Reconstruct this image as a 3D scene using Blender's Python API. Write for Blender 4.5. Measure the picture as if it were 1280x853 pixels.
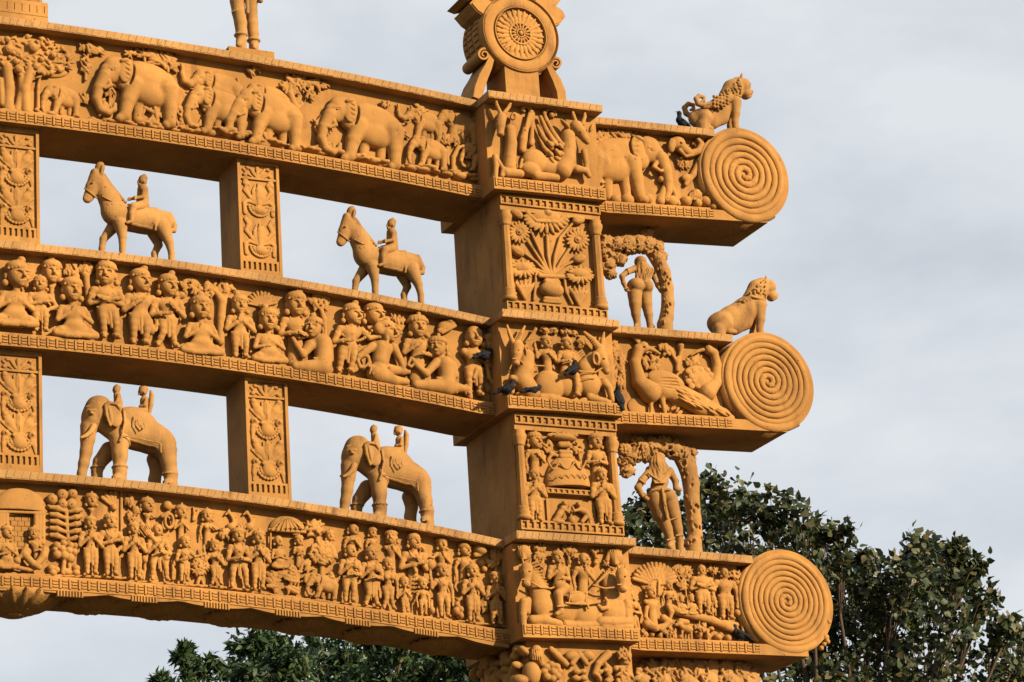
import bpy, math, random
import numpy as np
from mathutils import Matrix, Vector
R_ = math.radians
rng = random.Random(7)
for o in list(bpy.data.objects): bpy.data.objects.remove(o)
SC = bpy.context.scene
COL = SC.collection

# ---------------------------------------------------------------- camera
CAM = np.array([-6.93749, -13.93528, 1.6])
AZ, PI_, RO, FPX = R_(26.51699), R_(18.59458), R_(-3.71287), 3783.652
FW = np.array([math.sin(AZ)*math.cos(PI_), math.cos(AZ)*math.cos(PI_), math.sin(PI_)])
_r = np.array([math.cos(AZ), -math.sin(AZ), 0.]); _u = np.cross(_r, FW)
CR = math.cos(RO)*_r + math.sin(RO)*_u
CU = -math.sin(RO)*_r + math.cos(RO)*_u
cd = bpy.data.cameras.new('camera'); cam = bpy.data.objects.new('camera', cd); COL.objects.link(cam)
cd.sensor_fit = 'HORIZONTAL'; cd.sensor_width = 36; cd.lens = FPX/1280*36; cd.clip_start = .1; cd.clip_end = 3000
m = Matrix.Identity(4)
for i in range(3):
    m[i][0], m[i][1], m[i][2], m[i][3] = CR[i], CU[i], -FW[i], CAM[i]
cam.matrix_world = m
SC.camera = cam

# ---------------------------------------------------------------- light
SUN_EL, SUN_AZ = R_(22), R_(30)          # azimuth: to the right of the facade's normal
sdir = Vector((math.sin(SUN_AZ)*math.cos(SUN_EL), -math.cos(SUN_AZ)*math.cos(SUN_EL), math.sin(SUN_EL)))
sd = bpy.data.lights.new('sun', 'SUN'); sd.energy = 5.0; sd.angle = R_(1.2); sd.color = (1, .82, .57)
sun = bpy.data.objects.new('sun', sd); COL.objects.link(sun)
sun.rotation_euler = sdir.to_track_quat('Z', 'Y').to_euler(); sun.location = sdir*40
wd = bpy.data.worlds.new('World'); SC.world = wd; wd.use_nodes = True
nt = wd.node_tree; nt.nodes.clear()
def N(t, ty, **kw):
    n = t.nodes.new(ty)
    for k, v in kw.items(): setattr(n, k, v)
    return n
sky = N(nt, 'ShaderNodeTexSky', sky_type='NISHITA', sun_disc=False)
sky.sun_elevation = SUN_EL; sky.sun_rotation = math.atan2(sdir.x, sdir.y); sky.air_density = 1.0; sky.dust_density = 2.0; sky.ozone_density = 1.5
tc = N(nt, 'ShaderNodeTexCoord')
mp = N(nt, 'ShaderNodeMapping'); mp.inputs['Scale'].default_value = (1, 1, 2.2)
nz = N(nt, 'ShaderNodeTexNoise'); nz.inputs['Scale'].default_value = 9; nz.inputs['Detail'].default_value = 5; nz.inputs['Roughness'].default_value = .55
cr = N(nt, 'ShaderNodeValToRGB'); cr.color_ramp.elements[0].position = .30; cr.color_ramp.elements[1].position = .62
cr.color_ramp.elements[0].color = (.70,)*3+(1,); cr.color_ramp.elements[1].color = (.97,)*3+(1,)
mx = N(nt, 'ShaderNodeMix', data_type='RGBA')
mx.inputs[7].default_value = (7.65, 8.0, 8.42, 1)          # thin bright cloud veil
bg = N(nt, 'ShaderNodeBackground'); bg.inputs[1].default_value = .05
wo = N(nt, 'ShaderNodeOutputWorld')
L = nt.links.new
L(tc.outputs['Generated'], mp.inputs[0]); L(mp.outputs[0], nz.inputs['Vector']); L(nz.outputs['Fac'], cr.inputs[0])
L(cr.outputs[0], mx.inputs[0]); L(sky.outputs[0], mx.inputs[6]); L(mx.outputs[2], bg.inputs[0]); L(bg.outputs[0], wo.inputs[0])
SC.render.engine = 'CYCLES'
SC.view_settings.view_transform = 'Standard'; SC.view_settings.look = 'None'
SC.view_settings.exposure = 1.0; SC.view_settings.gamma = 1; SC.view_settings.use_curve_mapping = False

# ---------------------------------------------------------------- photo pixel -> point on a plane y = const
def onY(px, py, y):
    d = FW + CR*(px-640)/FPX + CU*(426.5-py)/FPX
    t = (y-CAM[1])/d[1]
    return CAM + t*d
S = .0045                                   # metres per photo pixel at the gateway

# ---------------------------------------------------------------- materials
def mat(name, base, var=.12, dark=(.10, .045, .018), stain=.35, rough=.9, bump=.35, pits=.9, grain=1.0):
    m = bpy.data.materials.new(name); m.use_nodes = True; t = m.node_tree; b = t.nodes['Principled BSDF']
    b.inputs['Roughness'].default_value = rough
    b.inputs['Specular IOR Level'].default_value = .25
    ge = N(t, 'ShaderNodeNewGeometry')
    def noise(sc, det=4, ro=.6, vec=None):
        n = N(t, 'ShaderNodeTexNoise'); n.inputs['Scale'].default_value = sc; n.inputs['Detail'].default_value = det; n.inputs['Roughness'].default_value = ro
        t.links.new(vec or ge.outputs['Position'], n.inputs['Vector']); return n
    def ramp(src, p0, p1, c0=0., c1=1.):
        r = N(t, 'ShaderNodeMapRange'); r.inputs[1].default_value = p0; r.inputs[2].default_value = p1
        r.inputs[3].default_value = c0; r.inputs[4].default_value = c1; t.links.new(src, r.inputs[0]); return r.outputs[0]
    def mix(fac, a, c, bt='MIX'):
        x = N(t, 'ShaderNodeMix', data_type='RGBA', blend_type=bt)
        if isinstance(fac, float): x.inputs[0].default_value = fac
        else: t.links.new(fac, x.inputs[0])
        for i, q in ((6, a), (7, c)):
            if isinstance(q, tuple): x.inputs[i].default_value = q+(1,)
            else: t.links.new(q, x.inputs[i])
        return x.outputs[2]
    lo = tuple(max(0, c*(1-var*1.6)) for c in base); hi = tuple(min(1, c*(1+var)) for c in base)
    n1 = noise(2.3, 5); n2 = noise(26, 5, .7); n3 = noise(160, 3, .7)
    col = mix(ramp(n1.outputs['Fac'], .35, .65), lo, hi)
    col = mix(ramp(n2.outputs['Fac'], .3, .72, 0, .55), col, tuple(c*.72 for c in base[:2])+(base[2]*.6,))
    col = mix(ramp(n3.outputs['Fac'], .5, .8, 0, .30*grain), col, hi)
    # weather streaks running down the stone
    sp = N(t, 'ShaderNodeMapping'); sp.inputs['Scale'].default_value = (14, 14, 1.6); t.links.new(ge.outputs['Position'], sp.inputs[0])
    n4 = noise(1.0, 5, .65, sp.outputs[0])
    n5 = noise(4.5, 4, .6)
    mu = N(t, 'ShaderNodeMath', operation='MULTIPLY'); t.links.new(ramp(n4.outputs['Fac'], .45, .70), mu.inputs[0]); t.links.new(ramp(n5.outputs['Fac'], .42, .64), mu.inputs[1])
    m2 = N(t, 'ShaderNodeMath', operation='MULTIPLY'); t.links.new(mu.outputs[0], m2.inputs[0]); m2.inputs[1].default_value = stain
    col = mix(m2.outputs[0], col, dark)
    # small pits
    vo = N(t, 'ShaderNodeTexVoronoi'); vo.inputs['Scale'].default_value = 22; t.links.new(ge.outputs['Position'], vo.inputs['Vector'])
    n6 = noise(9, 2)
    pm = N(t, 'ShaderNodeMath', operation='MULTIPLY'); t.links.new(ramp(vo.outputs['Distance'], .16, .06), pm.inputs[0]); t.links.new(ramp(n6.outputs['Fac'], .50, .60, 0, pits), pm.inputs[1])
    col = mix(pm.outputs[0], col, dark)
    t.links.new(col, b.inputs['Base Color'])
    hs = N(t, 'ShaderNodeMath', operation='MULTIPLY_ADD'); t.links.new(n2.outputs['Fac'], hs.inputs[0]); hs.inputs[1].default_value = 1.6; t.links.new(n3.outputs['Fac'], hs.inputs[2])
    h2 = N(t, 'ShaderNodeMath', operation='SUBTRACT'); t.links.new(hs.outputs[0], h2.inputs[0]); t.links.new(pm.outputs[0], h2.inputs[1])
    bp = N(t, 'ShaderNodeBump'); bp.inputs['Strength'].default_value = bump; bp.inputs['Distance'].default_value = .006
    t.links.new(h2.outputs[0], bp.inputs['Height']); t.links.new(bp.outputs[0], b.inputs['Normal'])
    return m
STONE = mat('ochre_stone', (.318, .153, .040), var=.2, stain=.8)
CARVE = mat('carved_stone', (.328, .159, .042), var=.17, stain=.55, bump=.35, pits=1.)
STATUE = mat('statue_stone', (.312, .160, .050), var=.2, stain=.8, bump=.42, pits=1.)
DARK_TOP = mat('bounce_cut_stone_top', (.060, .042, .026), var=.2, stain=.3)  # dark tone added for coping tops so they bounce less sun onto soffits
COPE = mat('coping_stone', (.325, .176, .064), var=.2, stain=.9, bump=.42, pits=1.)
def flat(name, col, rough=.7, spec=.3):
    m = bpy.data.materials.new(name); m.use_nodes = True; b = m.node_tree.nodes['Principled BSDF']
    b.inputs['Base Color'].default_value = col+(1,); b.inputs['Roughness'].default_value = rough; b.inputs['Specular IOR Level'].default_value = spec
    return m

# ---------------------------------------------------------------- objects
def thing(name, loc, label, cat, group=None):
    o = bpy.data.objects.new(name, None); o.empty_display_size = .1; COL.objects.link(o); o.location = loc
    o['label'] = label; o['category'] = cat
    if group: o['group'] = group
    return o
def wloc(o):
    v = np.zeros(3)
    while o: v = v+np.array(o.location); o = o.parent
    return v
def mesh_obj(name, V, F, mt, parent=None, smooth=False, kind=None, label=None):
    V = np.asarray(V, float); c = (V.min(0)+V.max(0))/2
    me = bpy.data.meshes.new(name)
    if isinstance(F, np.ndarray):
        n = len(F); k = F.shape[1]
        me.vertices.add(len(V)); me.vertices.foreach_set('co', (V-c).astype(np.float32).ravel())
        me.loops.add(n*k); me.loops.foreach_set('vertex_index', F.astype(np.int32).ravel())
        me.polygons.add(n); me.polygons.foreach_set('loop_start', np.arange(0, n*k, k, dtype=np.int32))
        me.update(calc_edges=True)
    else:
        me.from_pydata([tuple(v) for v in (V-c)], [], F)
    me.materials.append(mt)
    if smooth: me.polygons.foreach_set('use_smooth', np.ones(len(me.polygons), bool))
    o = bpy.data.objects.new(name, me); COL.objects.link(o)
    if parent: o.parent = parent; c = c-wloc(parent)
    o.location = c
    if kind: o['kind'] = kind
    if label: o['label'] = label
    return o
class MB:
    def __init__(s): s.v = []; s.f = []
    def quadbox(s, P):                      # 8 points: 0-3 bottom ring, 4-7 top ring
        b = len(s.v); s.v += [tuple(p) for p in P]
        s.f += [tuple(b+i for i in q) for q in ((3, 2, 1, 0), (4, 5, 6, 7), (0, 1, 5, 4), (1, 2, 6, 5), (2, 3, 7, 6), (3, 0, 4, 7))]
    def box(s, x0, x1, y0, y1, z0, z1):
        s.quadbox([(x0, y0, z0), (x1, y0, z0), (x1, y1, z0), (x0, y1, z0), (x0, y0, z1), (x1, y0, z1), (x1, y1, z1), (x0, y1, z1)])
    def cbox(s, x0, x1, y0, y1, z0, z1, e=.006):    # box with chamfered front edges (front = -y)
        s.quadbox([(x0, y0+e, z0), (x1, y0+e, z0), (x1, y1, z0), (x0, y1, z0), (x0, y0+e, z1), (x1, y0+e, z1), (x1, y1, z1), (x0, y1, z1)])
        s.quadbox([(x0, y0+e, z0), (x0+e, y0, z0+e), (x1-e, y0, z0+e), (x1, y0+e, z0), (x0, y0+e, z1), (x0+e, y0, z1-e), (x1-e, y0, z1-e), (x1, y0+e, z1)])
    def prism(s, ring, y0, y1):             # ring of (x,z), counter-clockwise seen from -y
        n = len(ring); b = len(s.v)
        s.v += [(x, y0, z) for x, z in ring]+[(x, y1, z) for x, z in ring]
        s.f += [tuple(range(b, b+n)), tuple(range(b+2*n-1, b+n-1, -1))]
        s.f += [(b+i, b+n+i, b+n+(i+1) % n, b+(i+1) % n) for i in range(n)]
    def sweep(s, secs):                     # list of closed sections (same count)
        n = len(secs[0]); b = len(s.v)
        for q in secs: s.v += [tuple(p) for p in q]
        for i in range(len(secs)-1):
            for j in range(n):
                s.f.append((b+i*n+j, b+i*n+(j+1) % n, b+(i+1)*n+(j+1) % n, b+(i+1)*n+j))
        s.f.append(tuple(b+j for j in range(n-1, -1, -1))); e = b+(len(secs)-1)*n
        s.f.append(tuple(e+j for j in range(n)))
    def lathe(s, cx, cy, prof, n=20):       # profile of (r,z)
        secs = [[(cx+r*math.cos(2*math.pi*j/n), cy+r*math.sin(2*math.pi*j/n), z) for j in range(n)] for r, z in prof]
        s.sweep(secs)
    def build(s, name, mt, parent=None, smooth=False, kind=None, label=None):
        return mesh_obj(name, s.v, s.f, mt, parent, smooth, kind, label)

# ---------------------------------------------------------------- clay: distance-field sculpting
def surface_nets(D, org, h):
    I = D < 0
    nx, ny, nz = D.shape
    A = np.zeros((nx-1, ny-1, nz-1, 3), np.float32); Cn = np.zeros((nx-1, ny-1, nz-1), np.float32)
    sl = lambda o: tuple(slice(o[i], (D.shape[i]-1)+o[i]) for i in range(3))
    for ax in range(3):
        oth = [i for i in range(3) if i != ax]
        for p in (0, 1):
            for q in (0, 1):
                a = [0, 0, 0]; a[oth[0]] = p; a[oth[1]] = q; b = list(a); b[ax] = 1
                d0 = D[sl(a)]; d1 = D[sl(b)]; x = (d0 < 0) != (d1 < 0)
                t = np.where(x, d0/np.where(x, d0-d1, 1), 0)
                for i in range(3):
                    A[..., i] += np.where(x, (t if i == ax else a[i]), 0)
                Cn += x
    mk = Cn > 0
    idx = -np.ones(mk.shape, np.int64); idx[mk] = np.arange(mk.sum())
    g = np.argwhere(mk)
    V = (g+A[mk]/Cn[mk][:, None])*h+org
    Fs = []
    for ax in range(3):
        a = [slice(None)]*3; b = [slice(None)]*3; a[ax] = slice(0, -1); b[ax] = slice(1, None)
        x = I[tuple(a)] != I[tuple(b)]
        e = np.argwhere(x); 
        o1, o2 = [(1, 2), (2, 0), (0, 1)][ax]
        ok = (e[:, o1] > 0) & (e[:, o2] > 0) & (e[:, o1] < D.shape[o1]-1) & (e[:, o2] < D.shape[o2]-1); e = e[ok]
        if not len(e): continue
        def at(d1, d2):
            q = e.copy(); q[:, o1] += d1; q[:, o2] += d2; return idx[q[:, 0], q[:, 1], q[:, 2]]
        f = np.stack([at(-1, -1), at(0, -1), at(0, 0), at(-1, 0)], 1)
        fl = ~I[tuple(a)][e[:, 0], e[:, 1], e[:, 2]]
        f[fl] = f[fl][:, ::-1]
        Fs.append(f)
    return V, np.concatenate(Fs)

class Clay:
    """strokes are given in zoomed photo pixels (x, y, radius) with a height c (photo px) off the plane y0"""
    def __init__(s, y0, zoom=(0, 0, 1), h=.0045, clip=True, c=4, k=1.5):
        s.y0 = y0; s.z = zoom; s.h = h; s.clip = clip; s.c = c; s.k = k*S; s.P = []; s.tf = None
    def pt(s, x, y, c=None):
        if s.tf: x, y = s.tf(x, y)
        return onY(s.z[0]+x/s.z[2], s.z[1]+y/s.z[2], s.y0-(s.c if c is None else c)*S)
    def u(s, r): return r/s.z[2]*S*(s.tfs if s.tf else 1)
    def capw(s, a, b, ra, rb, k=None, fl=1., op=1):
        s.P.append(('c', np.array(a), np.array(b), ra, rb, s.k if k is None else k, fl, op))
    def ellw(s, p, r, rot=0., k=None, op=1, tilt=0.):
        ca, sa = math.cos(rot), math.sin(rot)
        s.P.append(('e', np.array(p), np.array(r), (ca, sa), tilt, s.k if k is None else k, 1, op))
    def half(s, x, y, nx, nz, c=None, ny=0., p=None, k=0.):
        """cut away everything on the (nx,nz) side of the point"""
        P0 = s.pt(x, y, c) if p is None else np.array(p)
        s.P.append(('h', P0, np.array((nx, ny, nz), float)/math.sqrt(nx*nx+ny*ny+nz*nz), 0, 0, max(k*S, 1e-4), 1, -1))
    def cap(s, st, k=None, fl=1., op=1, c=None, close=False):
        q = [[float(v) for v in w.split(',')] for w in st.split()]
        pts = [(s.pt(w[0], w[1], w[3] if len(w) > 3 else c), s.u(w[2])) for w in q]
        if close: pts.append(pts[0])
        kk = None if k is None else k*S
        if len(pts) == 1: s.capw(pts[0][0], pts[0][0], pts[0][1], pts[0][1], kk, fl, op)
        for (a, ra), (b, rb) in zip(pts, pts[1:]): s.capw(a, b, ra, rb, kk, fl, op)
    def ell(s, x, y, rx, rz, ry=None, c=None, rot=0., k=None, op=1):
        if s.tf and s.tfm < 0: rot = -rot
        s.ellw(s.pt(x, y, c), (s.u(rx), s.u(rx) if ry is None else ry*S, s.u(rz)), R_(rot), None if k is None else k*S, op)
    def leafs(s, x, y, rx, ry, n, ln, wd, seed=1, ang=None, c=None, dc=4, th=2.2, spread=60):
        """a clump of n leaves filling an ellipse"""
        g = random.Random(seed)
        for i in range(n):
            t = g.uniform(0, 6.283); q = math.sqrt(g.random())
            px, py = x+rx*q*math.cos(t), y+ry*q*math.sin(t)
            a = (-90 if ang is None else ang)+g.uniform(-spread, spread)
            s.ell(px, py, ln*g.uniform(.7, 1.15), wd*g.uniform(.75, 1.2), th, (s.c if c is None else c)+dc*(1-q)*g.uniform(.4, 1.2), a, k=.2)
    def bounds(s):
        lo = np.full(3, 1e9); hi = -lo
        for p in s.P:
            if p[7] < 0: continue
            if p[0] == 'c': a = np.minimum(p[1]-p[3], p[2]-p[4]); b = np.maximum(p[1]+p[3], p[2]+p[4])
            else:
                m_ = max(p[2][0], p[2][2]); e = np.array([m_, p[2][1], m_]); a = p[1]-e; b = p[1]+e
            lo = np.minimum(lo, a); hi = np.maximum(hi, b)
        return lo, hi
    def mesh(s):
        h = s.h; lo, hi = s.bounds(); lo = lo-3*h; hi = hi+3*h
        if s.clip: hi[1] = min(hi[1], s.y0+3.5*h)
        n = np.maximum(np.ceil((hi-lo)/h).astype(int)+1, 4)
        D = np.full(tuple(n), .05, np.float32)
        ax = [(lo[i]+h*np.arange(n[i])).astype(np.float32) for i in range(3)]
        for p in s.P:
            k = max(p[5], 1e-4); mg = k*1.2+1.5*h
            if p[0] == 'h':
                q = p[2][0]*(ax[0][:, None, None]-p[1][0])+p[2][1]*(ax[1][None, :, None]-p[1][1])+p[2][2]*(ax[2][None, None, :]-p[1][2])
                D = np.maximum(D, q.astype(np.float32)); continue
            if p[0] == 'c': a = np.minimum(p[1]-p[3], p[2]-p[4]); b = np.maximum(p[1]+p[3], p[2]+p[4])
            else: m_ = max(p[2][0], p[2][2]); e = np.array([m_, p[2][1], m_]); a = p[1]-e; b = p[1]+e
            i0 = np.clip(((a-mg-lo)/h).astype(int), 0, n-1); i1 = np.clip(((b+mg-lo)/h).astype(int)+2, 1, n)
            if (i1 <= i0).any(): continue
            X = ax[0][i0[0]:i1[0], None, None]; Y = ax[1][None, i0[1]:i1[1], None]; Z = ax[2][None, None, i0[2]:i1[2]]
            if p[0] == 'c':
                A, B = p[1], p[2]; d = B-A; fl = p[6]; d2 = d[0]**2+(d[1]/fl)**2+d[2]**2
                x, y, z = X-A[0], (Y-A[1])/fl, Z-A[2]
                t = np.clip((x*d[0]+y*d[1]/fl+z*d[2])/max(d2, 1e-12), 0, 1)
                q = np.sqrt((x-t*d[0])**2+(y-t*d[1]/fl)**2+(z-t*d[2])**2)-(p[3]+(p[4]-p[3])*t)
                if fl < 1: q = q*(.5+.5*fl)
            else:
                x, y, z = X-p[1][0], Y-p[1][1], Z-p[1][2]; ca, sa = p[3]; r = p[2]
                y = y+p[4]*x
                xr, zr = (x*ca+z*sa)/r[0], (z*ca-x*sa)/r[2]; yr = y/r[1]
                k0 = np.sqrt(xr**2+yr**2+zr**2); k1 = np.sqrt((xr/r[0])**2+(yr/r[1])**2+(zr/r[2])**2)+1e-6
                q = k0*(k0-1)/k1
            sb = D[i0[0]:i1[0], i0[1]:i1[1], i0[2]:i1[2]]
            if p[7] > 0:
                hh = np.maximum(k-np.abs(sb-q), 0)/k; sb[...] = np.minimum(sb, q)-hh*hh*k*.25
            else:
                hh = np.maximum(k-np.abs(-q-sb), 0)/k; sb[...] = np.maximum(sb, -q)+hh*hh*k*.25
        for i in range(3):
            sl = [slice(None)]*3
            for e in (0, -1):
                sl[i] = e; D[tuple(sl)] = np.maximum(D[tuple(sl)], .2*h)
        V, F = surface_nets(D, lo, h)
        if s.clip:
            kp = (V[:, 1] < s.y0+.004)[F].any(1); F = F[kp]
            us = np.unique(F); mp_ = np.zeros(len(V), int); mp_[us] = np.arange(len(us)); V = V[us]; F = mp_[F]
        return V, F
    def build(s, name, mt, parent, label=None):
        V, F = s.mesh(); s.o = mesh_obj(name, V, F, mt, parent, True, None, label); return s.o
# ================================================================ ground
def ground():
    m = bpy.data.materials.new('dry_earth'); m.use_nodes = True; t = m.node_tree; b = t.nodes['Principled BSDF']
    ge = N(t, 'ShaderNodeNewGeometry'); n = N(t, 'ShaderNodeTexNoise'); n.inputs['Scale'].default_value = .35; n.inputs['Detail'].default_value = 8
    r = N(t, 'ShaderNodeValToRGB'); r.color_ramp.elements[0].color = (.02, .03, .01, 1); r.color_ramp.elements[1].color = (.07, .05, .03, 1)
    r.color_ramp.elements[0].position = .38; r.color_ramp.elements[1].position = .62
    t.links.new(ge.outputs['Position'], n.inputs['Vector']); t.links.new(n.outputs['Fac'], r.inputs[0]); t.links.new(r.outputs[0], b.inputs['Base Color'])
    b.inputs['Roughness'].default_value = .95
    o = mesh_obj('ground', [(-900, -900, 0), (900, -900, 0), (900, 900, 0), (-900, 900, 0)], [(0, 1, 2, 3)], m); o['kind'] = 'structure'
ground()

# ================================================================ gateway geometry
XC = -2.69
BE = {  # crown z of top edge / sag coefficient, the same for the bottom edge, block z, end z (x=.64, x=1.76)
 'top': dict(t=(8.417, .0186), b=(7.829, .0180), blk=(8.283, 7.712), et=(8.281, 8.306), eb=(7.703, 7.757), vol=(1.655, 8.046, .300)),
 'mid': dict(t=(7.164, .0243), b=(6.604, .0240), blk=(6.995, 6.446), et=(7.025, 7.042), eb=(6.458, 6.487), vol=(1.685, 6.781, .303)),
 'low': dict(t=(5.943, .0291), b=(5.346, .0240), blk=(5.752, 5.187), et=(5.755, 5.735), eb=(5.179, 5.187), vol=(1.672, 5.497, .303)),
}
LIP, BGY, BACK = .11, .17, .52
BLIP, BBG, BBACK = -.05, .012, .67
def zt(b, x):
    x = XC+abs(x-XC)
    d = BE[b]
    if x <= -.055: return d['t'][0]-d['t'][1]*(x-XC)**2
    if x <= .645: return d['blk'][0]
    u = (x-.64)/1.12; return d['et'][0]+(d['et'][1]-d['et'][0])*u
def zb(b, x):
    x = XC+abs(x-XC)
    d = BE[b]
    if x <= -.055: return d['b'][0]-d['b'][1]*(x-XC)**2
    if x <= .645: return d['blk'][1]
    u = (x-.64)/1.12; return d['eb'][0]+(d['eb'][1]-d['eb'][0])*u
CT = .043        # coping thickness
COPS, ARCH = {}, {}
tooth_me = None
def tooth_mesh():
    w, hh, d, sl, e = .0365, CT-.003, .016, .006, .003
    P = []
    for y, q in ((0, e), (e*1.2, 0)):
        P.append([(-w/2+sl*sg+q if sx < 0 else w/2+sl*sg-q, y, sg*(hh/2-q)) for sx, sg in ((-1, -1), (1, -1), (1, 1), (-1, 1))])
    P.append([(x, d, z) for x, y, z in P[1]])
    V = sum(P, []); F = [(0, 1, 2, 3)]
    for i in range(2):
        for j in range(4): F.append((i*4+j, (i+1)*4+j, (i+1)*4+(j+1) % 4, i*4+(j+1) % 4))
    me = bpy.data.meshes.new('coping_block'); me.from_pydata(V, [], F); me.materials.append(COPE); return me
TOOTH = [tooth_mesh()]
for _k in range(3):                 # slightly chipped variants
    q = TOOTH[0].copy()
    for v in q.vertices: v.co += Vector((rng.uniform(-.0014, .0014), rng.uniform(0, .003), rng.uniform(-.0016, .0016)))
    TOOTH.append(q)
def teeth(b, x0, x1, y, parent):
    n = int((x1-x0)/.0405); p = (x1-x0)/n; w = wloc(parent)
    for i in range(n):
        x = x0+(i+.5)*p; e = .02
        z0, z1 = zt(b, max(x0, x-e)), zt(b, min(x1, x+e))
        o = bpy.data.objects.new('coping_block', rng.choice(TOOTH)); COL.objects.link(o); o.parent = parent
        o.location = np.array((x, y-.004, zt(b, x)-CT/2+rng.uniform(-.0012, .0012)))-w
        o.rotation_euler = (0, -math.atan2(z1-z0, min(x1, x+e)-max(x0, x-e)), 0); o.scale = (p/.0405, 1, 1)
def stations(x0, x1, st=.09):
    n = max(1, int(abs(x1-x0)/st)); return [x0+(x1-x0)*i/n for i in range(n+1)]
def rail_band(b, x0, x1, y, parent, zoff=.012, hgt=.046, name='railing_band'):
    """little stone railing: uprights and three cross rails, real relief"""
    m = MB(); p = .0492; n = int(round((x1-x0)/p)); p = (x1-x0)/n
    def bar(xa, xb, za, zb2, pr):
        A, B = zb(b, xa)+zoff, zb(b, xb)+zoff
        e = .0016
        m.quadbox([(xa+e, y-pr, A+za+e), (xb-e, y-pr, B+za+e), (xb, y+.003, B+za), (xa, y+.003, A+za), (xa+e, y-pr, A+zb2-e), (xb-e, y-pr, B+zb2-e), (xb, y+.003, B+zb2), (xa, y+.003, A+zb2)])
    for i in range(n+1):
        xa = x0+i*p
        if i < n:
            for j in range(3): bar(xa+.0145+rng.uniform(0, .003), xa+p-.003, hgt*(.04+.335*j), hgt*(.27+.335*j), .006)
        if i < n: bar(xa, xa+.0128, -.003, hgt+.003, .0075)
    return m.build(name, STONE, parent, kind='stuff')
def body_sec(b, x, bgy, lip, back):
    T, B = zt(b, x)-CT+.004, zb(b, x)
    return [(x, back, T), (x, bgy, T), (x, bgy, B+.088), (x, lip+.004, B+.072), (x, lip, B+.066), (x, lip, B), (x, back, B)]
def slab_sec(b, x, y0, y1):
    T = zt(b, x); return [(x, y1, T), (x, y0, T), (x, y0, T-CT), (x, y1, T-CT)]
LAB = {'top': 'topmost curved stone beam carved with a herd of elephants, scroll at its end',
       'mid': 'middle curved stone beam carved with large seated and standing worshippers, scroll at its end',
       'low': 'lowest curved stone beam carved with crowded rows of small standing figures, scroll at its end'}
def spiral(b, arch):
    cx, cz, Rr = BE[b]['vol']; y0 = LIP-.012
    m = MB(); n = 64
    drum = [(cx+Rr*.985*math.cos(6.2832*i/n), cz+Rr*.985*math.sin(6.2832*i/n)) for i in range(n)]
    m.prism(drum, y0+.022, BACK-.01)
    vol = m.build('volute', STONE, arch)
    for p in vol.data.polygons: p.use_smooth = len(p.vertices) == 4
    # the coil: half-round bead wound from the centre outwards, its last turn thicker
    turns = {'top': 6.4, 'mid': 7.4, 'low': 8.3}[b]; st = int(turns*60); V = []; F = []; q = 9
    ph = R_(-55)-turns*6.2832
    pitch = (Rr*.90)/turns
    for i in range(st+1):
        th = i/60*6.2832; u = i/st; r = .006+pitch*th/6.2832
        w = pitch*.5*(1 if u < .86 else 1+.5*(u-.86)/.14)*min(1, .3+i/25)
        w *= 1+.06*math.sin(th*3.1+turns)+.05*math.sin(th*7.7)+.03*math.sin(th*17.3)
        for j in range(q):
            a = math.pi*j/(q-1); rr = r+w*math.cos(a)*.98
            V.append((cx+rr*math.cos(th+ph), y0+.024-math.sin(a)**.8*w*(.95 if u < .86 else .9), cz+rr*math.sin(th+ph)))
        if i:
            for j in range(q-1):
                o = (i-1)*q+j; F.append((o, o+1, o+q+1, o+q))
    mesh_obj('coil', V, F, CARVE, vol, True)
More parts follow.
